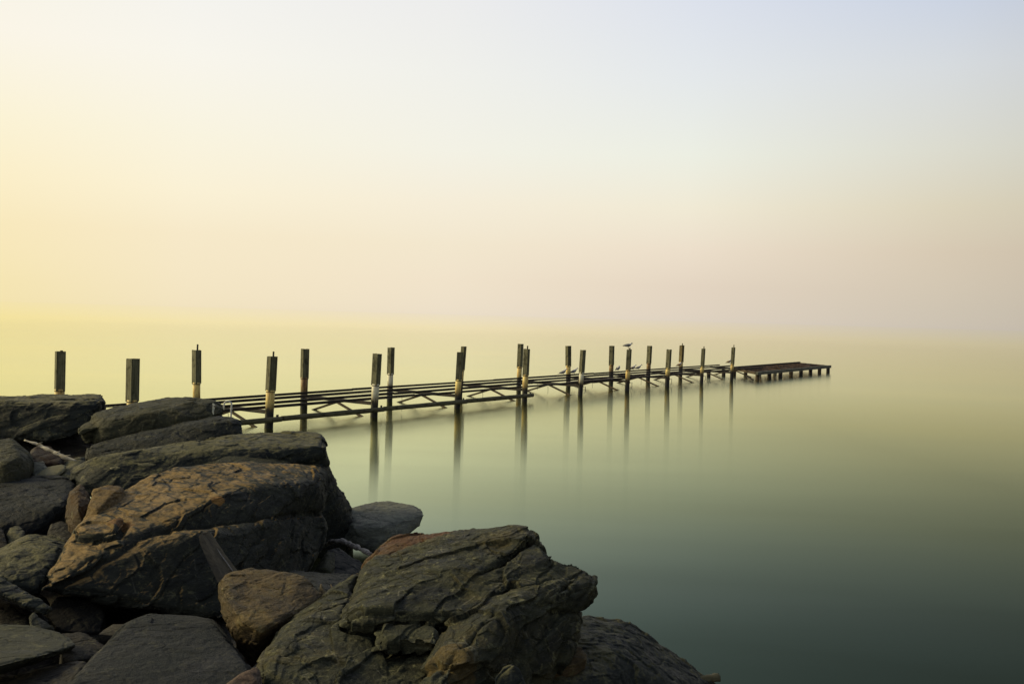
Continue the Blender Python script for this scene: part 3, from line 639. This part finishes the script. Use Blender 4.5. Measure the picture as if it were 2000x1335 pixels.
rock('boulder', 'r30', 'dark reddish stone propping up the bleached driftwood at the upper left', 'boulder',
  [H([(56,882,11.3),(75,869,11.5),(100,872,11.5),(126,896,11.2),(116,907,11),(70,906,10.9),(54,896,11)], push=.3, drop=.2)],
  rock_mat('dark_red_rock', (0.035,0.018,0.012), (0.07,0.035,0.02), (0.05,0.03,0.02), .3), group=G, seed=31, chip=(.15,.015), chip2=(.05,.004))
rock('boulder', 'r31', 'pale yellowish flat slab lying below the bleached driftwood', 'boulder',
  [H([(66,930,10.4),(86,913,10.6),(120,906,10.8),(130,909,10.8),(128,914,10.6),(110,928,10.3),(90,932,10.2)], push=.08, drop=.03)],
  M_pale, group=G, seed=32, chip=(.12,.006), chip2=(.05,.002), fb=.004, terr=(.2,.004))
rock('boulder', 'r32', 'rough grey chip of rock left of the pale yellowish slab', 'boulder',
  [H([(52,925,10.5),(62,905,10.7),(85,903,10.8),(92,911,10.6),(70,928,10.4)], push=.12, drop=.05)],
  M_grey, group=G, seed=33, chip=(.08,.008), chip2=(.03,.003))
rock('boulder', 'r33', 'dark low stone between the pale yellowish slab and the long ledge', 'boulder',
  [H([(112,930,10.4),(120,908,11.0),(130,900,11.2),(168,890,11.5),(172,900,11.3),(140,935,10.4)], push=.3, drop=.2)],
  M_slate, group=G, seed=34, chip=(.15,.015))
rock('boulder', 'r34', 'pale grey wedge-shaped rock standing alone in the water at the end of the pile', 'boulder',
  [H([(668,1000,12.0),(668,1058,11.2),(686,991,12.0),(712,984,12.3),(750,979,12.5),(775,979,12.5),(812,986,12.2),(826,993,11.9),(829,1006,11.7),(822,1026,11.55),(800,1040,11.3),(690,1030,11.1),(745,1028,11.05),(772,1044,11.1),(762,1062,11.05),(735,1085,10.9),(700,1066,11.0),(740,1000,11.7)], push=.12, shrink=.05, cuts=1)],
  M_grey, group=G, seed=35, crack=1.0, chip=(.26,.024), chip2=(.09,.007))
rock('boulder', 'r35', 'dark bluish rock under the grey branch, beside the small gap of water', 'boulder',
  [H([(640,1072,10.2),(662,1070,10.3),(684,1087,10.2),(711,1104,10.0),(700,1118,9.6),(660,1132,9.3),(640,1127,9.3),(630,1090,9.8)], push=.15, drop=.4)],
  M_blue, group=G, seed=36, chip=(.15,.012))
rock('boulder', 'r36', 'small triangular olive stone beside the right foot of the brown-topped boulder', 'boulder',
  [H([(606,1122,8.9),(640,1076,9.3),(652,1078,9.3),(653,1123,8.9),(632,1105,8.9)], push=.15, drop=.2)],
  M_olive, group=G, seed=37, chip=(.1,.006), chip2=(.05,.002), fb=.004)
rock('boulder', 'r37', 'low black rock behind the rounded light brown boulder', 'boulder',
  [H([(560,1113,8.0),(610,1118,8.1),(692,1121,8.2),(682,1142,7.6),(664,1164,7.1),(632,1168,6.9),(600,1130,7.4)], push=.2, drop=.4)],
  M_blue, group=G, seed=38, chip=(.15,.015))
for key, c_, lab in (('a', [(268,906),(285,903),(306,905),(300,908),(280,909)], 'thin pale flake of stone lying on the left part of the long ledge'),
                     ('b', [(214,913),(226,910),(236,912),(228,915),(216,915)], 'small pale pebble on the left end of the long ledge')):
    pts = []
    for x, y in c_:
        h, _ = surf('r4', x, y); pts.append((x, y, (h - CAM).dot(FW) - 0.01 if h else 10.0))
    rock('stone_flake' if key == 'a' else 'pebble', 'fl' + key, lab, 'stone', [H(pts, push=.04, drop=.015)], M_pale, chip=(.05,.002), chip2=(.02,.001), fb=.001, terr=(.1,.001), layer=(.02,.001), seed=50)
bm = bmesh.new()
prev = []
for (x, y, wd) in ((416,787,3), (418,791,5.5), (417,797,4.5), (416,803,4), (417,809,2)):
    row = []
    for sx in (-1, 0, 1):
        h, n_ = surf('r2', x + sx * wd / 2, y)
        if h is None: h = P(x + sx * wd / 2, y, 13.1)
        row.append(bm.verts.new(h - (h - CAM).normalized() * 0.012))
    if prev:
        for i in range(2): bm.faces.new((prev[i], prev[i + 1], row[i + 1], row[i]))
    prev = row
gu = part('bird_dropping', bm, plain('white_dropping', (0.36, 0.36, 0.27)), ROCKS['r2'])

# ------------------------------------------------------------------ driftwood
def drift(name, label, cat, pts, radii, mat, n=9, squash=0.8, jit=0.25, seed=0, parts=()):
    rr = random.Random(seed); W = [P(*p) for p in pts]
    # resample
    Q, Rr = [], []
    for i in range(len(W) - 1):
        for k in range(6):
            f = k / 6; Q.append(W[i].lerp(W[i + 1], f)); Rr.append(radii[i] * (1 - f) + radii[i + 1] * f)
    Q.append(W[-1]); Rr.append(radii[-1])
    Q = [p + Vector([rr.uniform(-1, 1) * r * jit * 0.5 for _ in range(3)]) for p, r in zip(Q, Rr)]
    Rr = [r * rr.uniform(1 - jit, 1 + jit) for r in Rr]
    e = empty(name, W[0], label, cat)
    bm = bmesh.new(); tube(bm, Q, Rr, n, squash=squash)
    for v in bm.verts: v.co += Vector(mnoise.noise_vector(v.co * 25)) * radii[0] * 0.25
    part('trunk', bm, mat, e, True)
    for nm, pp_, rd, mm in parts:
        b2 = bmesh.new(); tube(b2, [P(*p) for p in pp_], rd, 6); part(nm, b2, mm, e, True)
    return e
drift('driftwood_log', 'bleached splintered driftwood log lying in the dark hollow at the upper left', 'driftwood',
      [(48,859,10.9),(75,868,10.85),(100,880,10.75),(125,892,10.65),(149,899,10.6)], [.012,.020,.026,.024,.010], M_drift, seed=1,
      parts=[('twig', [(72,868,10.82),(83,863,10.8)], [.008,.004], M_drift), ('twig', [(110,884,10.68),(117,880,10.65)], [.005,.002], M_drift), ('twig', [(126,890,10.6),(138,888,10.55)], [.005,.002], M_drift)])
drift('branch', 'crooked grey branch reaching across the gap to the huge foreground boulder', 'branch',
      [(636,1064,9.9),(650,1056,9.8),(668,1057,9.7),(684,1063,9.6),(700,1070,9.4),(724,1081,9.0)], [.020,.028,.033,.031,.030,.026], M_bark, seed=2, jit=.3, n=12)
e = empty('driftwood_stake', P(440,1130,6.3), 'flat dark wooden stake sticking up behind the rounded light brown boulder', 'driftwood')
bm = bmesh.new()
fr_ = [P(*p) for p in ((388,1047,6.50),(393,1040,6.55),(399,1037,6.62),(404,1041,6.66),(430,1080,6.55),(456,1115,6.45),(446,1152,6.2),(425,1136,6.2),(403,1090,6.33),(391,1062,6.43))]
bk = [v + Vector((0.015, 0.05, -0.01)) for v in fr_]
a_ = [bm.verts.new(v) for v in fr_]; b_ = [bm.verts.new(v) for v in bk]
bm.faces.new(a_); bm.faces.new(b_[::-1])
for i in range(len(a_)): bm.faces.new((a_[i], b_[i], b_[(i + 1) % len(a_)], a_[(i + 1) % len(a_)]))
part('stake_board', bm, M_stake, e)
bm = bmesh.new(); tube(bm, [P(404,1041,6.64), P(417,1061,6.59), P(430,1081,6.53), P(443,1098,6.48), P(456,1116,6.43)], [.003,.006,.006,.005,.003], 6, squash=.7); part('lit_edge_strip', bm, M_lit_edge, e)  # pale strip paints the sky light on the narrow edge
drift('twig', 'short pointed brown stub of wood beside the rounded light brown boulder', 'twig', [(636,1165,6.3),(630,1153,6.35),(627,1140,6.4)], [.022,.017,.004], M_stake, seed=3)
drift('twig', 'thin forked brown twig next to the pointed stub of wood', 'twig', [(657,1166,6.3),(653,1154,6.35),(646,1141,6.4)], [.012,.009,.004], M_stake, seed=4,
      parts=[('fork', [(653,1153,6.35),(659,1143,6.35)], [.007,.003], M_stake)])
drift('driftwood_log', 'cut end of a thin brown log at the tip of the dark sloping slab', 'driftwood', [(1360,1330,6.72),(1385,1324,6.74),(1403,1322,6.76)], [.035,.037,.034], M_fender, seed=5, jit=.08)
rock('pebble', 'peb', 'tiny white pebble at the foot of the forked twig', 'pebble', [H([(638,1168,6.2),(641,1165,6.2),(646,1165,6.2),(648,1168,6.2),(643,1170,6.2)], push=.02)], plain('white_pebble', (.5, .5, .45)), chip=(.05,.001), chip2=(.02,.001), fb=.0, terr=(.1,.0), layer=(.02,.0))

# ------------------------------------------------------------------ pier
D = 3.0
def rowpt(A, depth):
    Z = depth * D; return Vector(((1280 - A / depth) * Z / F_PX, Z, 0))
def PR(k, u, z):
    """pier coordinates: k bays along, u 0 far row .. 1 near row, height z"""
    Np = rowpt(13181, k + 6.525); Fp = rowpt(15223, k + 7.04)
    v = Fp.lerp(Np, u); v.z = z; return v
PIER_ANG = math.atan2(*(PR(9, 1, 0) - PR(0, 1, 0)).xy)        # from +Y towards +X

near = [(260,700,781,24,0),(532,695,762,20,9),(737,690,750,17,0),(899,687,741,13.5,0),(1029,681,732,12.5,6),(1139,683,727,10.8,0),(1229,682,722,10.5,3),(1307,682,719,10.3,0),(1374,680.5,716,8,4.5),(1432.5,678,711,7.6,5)]
far = [(118,686,760,22,2),(384,683,747,17,11),(596,681,737,16.5,0),(764,678,729,13.2,0),(906,676,722,10.5,0),(1017,671,716,11,0),(1110,675,714,11,0),(1195,675,712,10.5,0),(1269,675,709,9.8,0),(1332,674,706,9,4)]
pmn = ['Y','Y','W','Y','Y','W','Y','Y','Y','Y']; pmf = ['Y','Y','R','W','Y','Y','Y','R','R','Y']
ln = ['shortest-looking square-topped post with its foot behind the white-streaked boulder', 'post with a bare rod on top at the left end of the low timber beam',
      'whitish-middled post with square wooden cap, second along the timber beam', 'post overlapping another behind it, third along the low timber beam',
      'post with a short rod at the right end of the low timber beam', 'post with a bright whitish middle just right of the two resting gulls',
      'post with the standing gull perched on top', 'post with iron bracket between the pair of gulls and the brown-topped last rods',
      'slender post with a pale stub rod, next to last in the front row', 'last slender post of the front row beside the low platform']
lf = ['leftmost post, rising behind the flat-topped block', 'post with the tallest bare rod, third from the left, behind the white-streaked boulder',
      'back-row post with ochre and rust-dark middle, right of the rod-topped front post', 'back-row post with a short whitish band, close right of the whitish front post',
      'back-row post half hidden behind the third beam post', 'tallest back-row post close beside the right end of the low timber beam',
      'back-row post with two gulls resting at its foot', 'back-row post with a rusty middle, left of the hunched gull',
      'back-row post with rust-dark middle, right of the pair of gulls', 'tan wooden back-row post with a small rod and a gull at its foot']
PM = {'Y': M_pileY, 'W': M_pileW, 'R': M_pileR}
def box_local(bm, cx, cy, w, d, z0, z1, rot, base, axis, rnd, top_j=0.0):
    """a board between base heights along a leaning axis."""
    ca, sa = math.cos(rot), math.sin(rot); rings = []
    for k_, z in enumerate((z0, (z0 + z1) / 2, z1)):
        c = base + axis * z; ring = []
        for sx, sy in ((-1, -1), (1, -1), (1, 1), (-1, 1)):
            lx, ly = cx + sx * w / 2, cy + sy * d / 2
            zz = rnd.uniform(-top_j, top_j) if k_ == 2 or k_ == 0 else 0
            ring.append(bm.verts.new(c + Vector((lx * ca - ly * sa, lx * sa + ly * ca, zz))))
        rings.append(ring)
    for r0, r1 in zip(rings[:-1], rings[1:]):
        for i in range(4): bm.faces.new((r0[i], r0[(i + 1) % 4], r1[(i + 1) % 4], r1[i]))
    bm.faces.new(rings[0][::-1]); bm.faces.new(rings[-1])
def post(k, u, dat, label, pm, idx):
    xt, yt, ys, wpx, rod = dat; rnd = random.Random(100 + idx)
    base = PR(k, u, 0); Zc = (base - CAM).dot(FW)
    top = P(xt, yt, Zc); sb = P(xt - (ys - yt) * 0.02, ys, Zc)
    axis = (top - base) / top.z
    zt, zs = top.z, sb.z
    side = wpx * Zc / F_PX / 1.32; rot = -PIER_ANG + rnd.choice([0, 0, 0, 0.25, -0.3]) + rnd.uniform(-.08, .08)
    e = empty('pier_post', base + Vector((0, 0, -0.4)), label, 'post', 'wood-capped posts of the derelict pier')
    bm = bmesh.new(); r = side * 0.56; n = 18
    tube(bm, [base + axis * z for z in (-0.4, 0, .2, .4, .6, zs + .004)], [r * rnd.uniform(.97, 1.03) for _ in range(6)], n); part('pile', bm, PM[pm], e, True)
    th = side * 0.13; mat = M_sleeve2 if (u == 0 and k in (9,)) else M_sleeve
    h = side / 2
    for (cx, cy, w_, d_) in ((0, -h + th / 2, side, th), (0, h - th / 2, side, th), (-h + th / 2, 0, th, side - 2 * th - .004), (h - th / 2, 0, th, side - 2 * th - .004)):
        bm = bmesh.new(); j = side * 0.03
        box_local(bm, cx, cy, w_ - .003, d_, zs + rnd.uniform(-.03, -.008), zt + rnd.uniform(-.012, .0), rot, base, axis, rnd, j); part('sleeve_board', bm, mat, e)
    bm = bmesh.new(); box_local(bm, 0, 0, side - 2 * th, side - 2 * th, zs + .03, zt - .015, rot, base, axis, rnd); part('pile_top', bm, M_sleeve, e)
    bm = bmesh.new(); tube(bm, [base + axis * (zs - .045), base + axis * (zs - .028)], r * 1.06, 14); part('collar', bm, M_steel, e)
    if rod:
        hh = rod * Zc / F_PX
        bm = bmesh.new(); c = top + Vector((side * .12, 0, 0)); tube(bm, [c + Vector((0, 0, -.05)), c + Vector((0.004, 0, hh))], .022 if rod > 3.5 else .03, 8); part('rod', bm, M_steel if k < 7 else M_fender, e)
    if u == 1 and k >= 5:       # iron ring and hanging bracket at the waterline
        bm = bmesh.new(); tube(bm, [base + axis * .30, base + axis * .36], r * 1.14, 14); part('iron_band', bm, M_steel, e)
        d = Vector((math.cos(-PIER_ANG), math.sin(-PIER_ANG), 0)); c = base + axis * .32 + Vector((r * 1.05, -.05, 0))
        bm = bmesh.new(); tube(bm, [c, c + Vector((.075, 0, .01)), c + Vector((.08, 0, -.17)), c + Vector((.02, 0, -.24))], .011, 6); part('bracket', bm, M_steel, e)
    return e, top
tops = {}
for k in range(10):
    e, tp = post(k, 1, near[k], ln[k], pmn[k], k); tops[('n', k)] = tp
    e, tp = post(k, 0, far[k], lf[k], pmf[k], 20 + k); tops[('f', k)] = tp

# steel frame of the pier
fr = empty('pier_walkway', PR(4.5, .5, 0), 'long dark rusty rails and cross braces running out between the post rows', 'pier')
rs = random.Random(9)
for u in (0.05, 0.35, 0.66, 0.95):
    edges = [-3.4, -1.45, 0.5, 2.5, 4.5, 6.5, 8.5, 10.3]
    for a, b in zip(edges[:-1], edges[1:]):
        j0 = rs.uniform(-.012, .012)
        bm = bmesh.new(); beam(bm, PR(a, u, .475 + j0), PR(b - .004, u, .475 + rs.uniform(-.012, .012)), .045, .05)
        beam(bm, PR(a, u, .445 + j0), PR(b - .004, u, .445), .075, .010)
        part('rail', bm, M_steel, fr)
for k in range(-3, 11):
    dz = rs.uniform(-.015, .015)
    bm = bmesh.new(); beam(bm, PR(k, .03, .365 + dz), PR(k, .98, .365 + dz), .09, .085); part('crossbeam', bm, M_steel, fr)
    for u_, off in ((.04, .03), (.93, -.03)):
        bm = bmesh.new(); beam(bm, PR(k + off, .5, .33), PR(k + off, u_, -.06), .05, .055); part('brace', bm, M_brace, fr)
for k in (5.45, 5.8, 6.3, 7.4, 8.2):
    bm = bmesh.new(); beam(bm, PR(k, .62, .43), PR(k + rs.uniform(.3, .5), .80, .42), .10, .05); part('loose_plank', bm, M_brace, fr)
for k in (5.0, 5.5):
    bm = bmesh.new(); beam(bm, PR(k, .80, .40), PR(k + .48, .80, .41), .12, .12); part('plank', bm, M_brace, fr)

for k, u, z0, z1 in ((2.35, .95, .43, .05), (3.4, .95, .43, .12), (4.45, .95, .42, .16), (4.6, .66, .42, .22), (5.3, .95, .42, .2), (6.4, .95, .42, .15), (0.7, .95, .43, .2)):
    a_ = PR(k, u, z0); bm = bmesh.new(); tube(bm, [a_, a_ + Vector((.012, 0, -.12)), Vector((a_.x + .004, a_.y, z1))], .006, 5); part('hanging_cord', bm, M_steel, fr)
# low timber beams along the front row
segs = [(0.35, 1.06, 'left end piece of the low timber beam, emerging from behind the dark slab'), (1.07, 2.05, 'second length of the low timber beam, between the rod-topped post and the whitish post'),
        (2.06, 3.06, 'third length of the low timber beam, right of the whitish post'), (3.07, 4.06, 'right end length of the low timber beam, ending at the overlapped pair of posts')]
nrm = (PR(4, 1.1, 0) - PR(4, 1, 0)).normalized()
for i, (a, b, lab) in enumerate(segs):
    A_, B_ = PR(a, 1, 0.215) + nrm * .17, PR(b, 1, 0.205) + nrm * .17
    c = (A_ + B_) / 2
    o_bm = bmesh.new(); tube(o_bm, [A_.lerp(B_, t_ / 10) for t_ in range(11)], [.068 * random.uniform(.94, 1.06) for _ in range(11)], 12, squash=.95)
    e = empty('fender_beam', (c.x, c.y, .14), lab, 'timber beam', 'low timber beams fixed along the front row of posts')
    part('timber', o_bm, M_fender, e, True)
    bm = bmesh.new(); q0 = PR(round(b), 1, .235) + nrm * .11 + (PR(1, 1, 0) - PR(0, 1, 0)).normalized() * .16
    beam(bm, q0 + Vector((0, 0, -.09)), q0 + Vector((0, 0, .07)), .04, .10, up=Vector((0, 1, 0))); part('cleat', bm, M_brace, e)

# far landing platform
pf = empty('landing_platform', PR(11, 1, 0), 'low rusty open platform on short stub piles at the far end of the pier', 'platform')
def ks(u): return 9.21 + (1.365 - u) * .97
def ke(u): return 12.6 + (1.365 - u) * .6
def PP(f, u, z): return PR(ks(u) * (1 - f) + ke(u) * f, u, z)
bm = bmesh.new(); beam(bm, PP(0, 1.365, .345), PP(1, 1.365, .345), .12, .15); part('front_edge_beam', bm, M_edge, pf)
bm = bmesh.new(); beam(bm, PP(0, .447, .385), PP(1, .447, .395), .10, .13); part('back_edge_beam', bm, M_steel, pf)
for f in (0, 1):
    bm = bmesh.new(); beam(bm, PP(f, .48, .345), PP(f, 1.33, .345), .10, .11); part('end_beam', bm, M_steel if f else M_brace, pf)
for u in (.63, .81, .99, 1.18):
    bm = bmesh.new(); beam(bm, PP(0.01, u, .385), PP(.99, u, .385), .07, .06); part('joist', bm, M_rustp, pf)
for i in range(1, 16):
    f = i / 16
    bm = bmesh.new(); beam(bm, PP(f, .48, .335), PP(f, 1.33, .335), .08, .05); part('cross_joist', bm, M_rustp, pf)
for i, (f0, f1, u0, u1) in enumerate([(.05,.16,.65,.97),(.2,.33,.83,1.16),(.36,.5,.65,.8),(.42,.6,1.0,1.16),(.55,.72,.66,.97),(.74,.86,.83,1.16),(.88,.97,.65,.97),(.08,.18,1.2,1.33),(.62,.7,1.2,1.33)]):
    bm = bmesh.new(); vs = [bm.verts.new(PP(a, b_, .372)) for a, b_ in ((f0, u0), (f1, u0), (f1, u1), (f0, u1))]
    f_ = bm.faces.new(vs); r_ = bmesh.ops.extrude_face_region(bm, geom=[f_]); bmesh.ops.translate(bm, vec=(0, 0, -.02), verts=[v for v in r_['geom'] if isinstance(v, bmesh.types.BMVert)])
    part('deck_plate', bm, M_rustp, pf)
for i in range(8):
    f = .02 + i * .965 / 7
    c = PP(f, 1.33, 0); bm = bmesh.new(); tube(bm, [c + Vector((0, 0, -.4)), c + Vector((0, 0, .27))], .10, 12); part('stub_pile', bm, M_steel if i % 3 else M_brace, pf, True)
for k, u in ((9.46, .3), (9.9, .36), (10.2, .42), (10.5, .5), (11.1, .5), (11.8, .5), (12.6, .5)):
    c = PR(k, u, 0); bm = bmesh.new(); tube(bm, [c + Vector((0, 0, -.4)), c + Vector((0, 0, .32))], .10, 12); part('stub_pile', bm, M_steel, pf, True)
bm = bmesh.new(); beam(bm, PR(9.55, 1.0, .12), PR(9.25, 1.28, .02), .06, .06); part('fallen_strut', bm, M_steel, pf)

# white curved ladder rail by the rocks
c0 = PR(0.62, 1, 0); Zc = 21.4
e = empty('ladder_rail', P(444, 870, Zc), 'white curved ladder handrail standing behind the white-streaked boulder', 'handrail')
pts = [P(437, 800, Zc)] + [P(445 - 7.5 * math.cos(a), 790 - 7 * math.sin(a), Zc) for a in np.linspace(0, math.pi, 12)] + [P(451.5, 800, Zc), P(450.5, 830, Zc), P(450, 860, Zc)]
bm = bmesh.new(); tube(bm, pts, .019, 10); part('rail_tube', bm, M_white, e, True)
bm = bmesh.new(); tube(bm, [P(452, 797, Zc), P(452, 799.5, Zc)], .027, 10); part('clamp', bm, M_white, e, True)

# ------------------------------------------------------------------ gulls
def gull(base, yaw, pose, label, tint=None):
    """base: where the feet stand; yaw 0 looks along +X"""
    e = empty('gull', base, label, 'gull', 'gulls resting on the pier'); e.rotation_euler = (0, 0, yaw)
    if pose == 'stand':
        sp = [(-.20, .130, .010, .010), (-.14, .135, .024, .020), (-.07, .145, .050, .042), (.01, .155, .064, .060), (.07, .168, .058, .060), (.105, .190, .042, .048), (.125, .215, .031, .036), (.140, .232, .030, .031), (.160, .236, .024, .023), (.172, .234, .010, .010)]
        leg = .105
    elif pose == 'sit':
        sp = [(-.21, .030, .010, .010), (-.15, .045, .026, .022), (-.08, .070, .056, .050), (-.01, .095, .074, .070), (.05, .120, .070, .068), (.085, .155, .048, .052), (.105, .190, .035, .040), (.120, .212, .033, .034), (.142, .216, .026, .025), (.155, .214, .010, .010)]
        leg = .03
    else:   # hunched, head tucked
        sp = [(-.17, .045, .010, .012), (-.11, .065, .032, .028), (-.05, .090, .062, .058), (.01, .115, .078, .078), (.055, .145, .070, .070), (.085, .180, .044, .046), (.10, .20, .026, .026), (.106, .205, .01, .01)]
        leg = .04
    def lpart(name, bm, mat, smooth=True):
        bmesh.ops.recalc_face_normals(bm, faces=bm.faces); me = bpy.data.meshes.new(name); bm.to_mesh(me); bm.free(); me.materials.append(mat)
        if smooth: me.shade_smooth()
        return link(name, me, e)
    bm = bmesh.new(); rings = []; n = 12
    for x, z, ry, rz in sp: rings.append([bm.verts.new((x, math.cos(2 * math.pi * i / n) * ry, z + math.sin(2 * math.pi * i / n) * rz)) for i in range(n)])
    for r0, r1 in zip(rings[:-1], rings[1:]):
        for i in range(n): bm.faces.new((r0[i], r0[(i + 1) % n], r1[(i + 1) % n], r1[i]))
    bm.faces.new(rings[0][::-1]); bm.faces.new(rings[-1])
    body = lpart('body', bm, M_gw)
    zc = {'stand': .165, 'sit': .105, 'hunch': .125}[pose]; slp = {'stand': .12, 'sit': .38, 'hunch': .42}[pose]
    for s in (-1, 1):       # folded wings, black tips crossing over the tail
        bm = bmesh.new(); o_ = []
        for x, hgt, yy_ in ((.075, .022, .052), (.03, .042, .070), (-.04, .046, .066), (-.11, .032, .040), (-.18, .016, .018)):
            z = zc + slp * x + .008
            o_.append([bm.verts.new((x, s * (yy_ * .9), z - hgt)), bm.verts.new((x, s * (yy_ + .012), z)), bm.verts.new((x, s * (yy_ * .55), z + hgt)), bm.verts.new((x, s * yy_ * .5, z))])
        for r0, r1 in zip(o_[:-1], o_[1:]):
            for i in range(4): bm.faces.new((r0[i], r0[(i + 1) % 4], r1[(i + 1) % 4], r1[i]))
        bm.faces.new(o_[0][::-1]); bm.faces.new(o_[-1])
        wg = lpart('wing', bm, tint or M_gg)
        bm = bmesh.new(); tube(bm, [(-.16, s * .022, zc - .16 * slp), (-.21, s * .010, zc - .21 * slp), (-.25, s * .004, zc - .24 * slp)], [.015, .011, .003], 6, squash=.6)
        bmesh.ops.recalc_face_normals(bm, faces=bm.faces); me = bpy.data.meshes.new('wing_tip'); bm.to_mesh(me); bm.free(); me.materials.append(M_gb); me.shade_smooth(); link('wing_tip', me, wg)
        bm = bmesh.new(); tube(bm, [(0.01, s * .022, zc - .03), (0.012, s * .022, 0.004), (.045, s * .026, .003)], [.006, .005, .004], 5); lpart('leg', bm, M_gt)
    if pose != 'hunch':
        hx, hz = sp[-1][0], sp[-1][1]
        bm = bmesh.new(); tube(bm, [(hx - .008, 0, hz), (hx + .025, 0, hz - .005), (hx + .04, 0, hz - .013)], [.009, .007, .002], 6); lpart('bill', bm, M_gy)
        if pose == 'stand':
            bm = bmesh.new(); bmesh.ops.create_uvsphere(bm, u_segments=8, v_segments=6, radius=.027, matrix=Matrix.Translation((hx - .03, 0, hz + .008))); lpart('head_patch', bm, plain('dusky_head', (.12, .11, .10)))
        for s in (-1, 1):
            bm = bmesh.new(); bmesh.ops.create_uvsphere(bm, u_segments=6, v_segments=4, radius=.005, matrix=Matrix.Translation((hx - .022, s * .024, hz + .006))); lpart('eye', bm, M_gb)
    return e
def on_rail(px, u=0.05):
    # bay number whose rail point lies at this pixel column
    lo, hi = -2.0, 12.0
    for _ in range(40):
        mid = (lo + hi) / 2; v = PR(mid, u, .51) - CAM
        if v.dot(RC) / v.dot(FW) * F_PX + 1000 < px: lo = mid
        else: hi = mid
    return PR(lo, u, .512)
tp = tops[('n', 6)]
gull(tp + Vector((-.05, 0, .0)), 0.1, 'stand', 'gull standing upright on top of a post, facing right')
gull(on_rail(1100), 0.35, 'sit', 'left one of the two gulls resting at the foot of a post, facing right')
gull(on_rail(1121), 0.2, 'sit', 'right one of the two gulls resting at the foot of a post, head raised')
gull(on_rail(1207), 0.9, 'hunch', 'hunched white gull with tucked head, left of the post with the standing gull')
gull(on_rail(1236), 0.35, 'sit', 'small dusky gull just right of the post with the standing gull', plain('dusky_wing', (.12, .09, .07)))
gull(on_rail(1247), 0.1, 'sit', 'white-breasted gull facing right beside the small dusky gull')
gull(on_rail(1327), 0.5, 'hunch', 'pale gull with brown wings hunched before the tan wooden post', M_gt)
gull(on_rail(1424), 0.4, 'hunch', 'brown gull half hidden behind the last front post', M_gt)

scene.render.film_transparent = False
scene.cycles.max_bounces = 6
scene.cycles.use_denoising = True
print('tris', sum(len(o.data.polygons) * 2 for o in bpy.data.objects if o.type == 'MESH'))
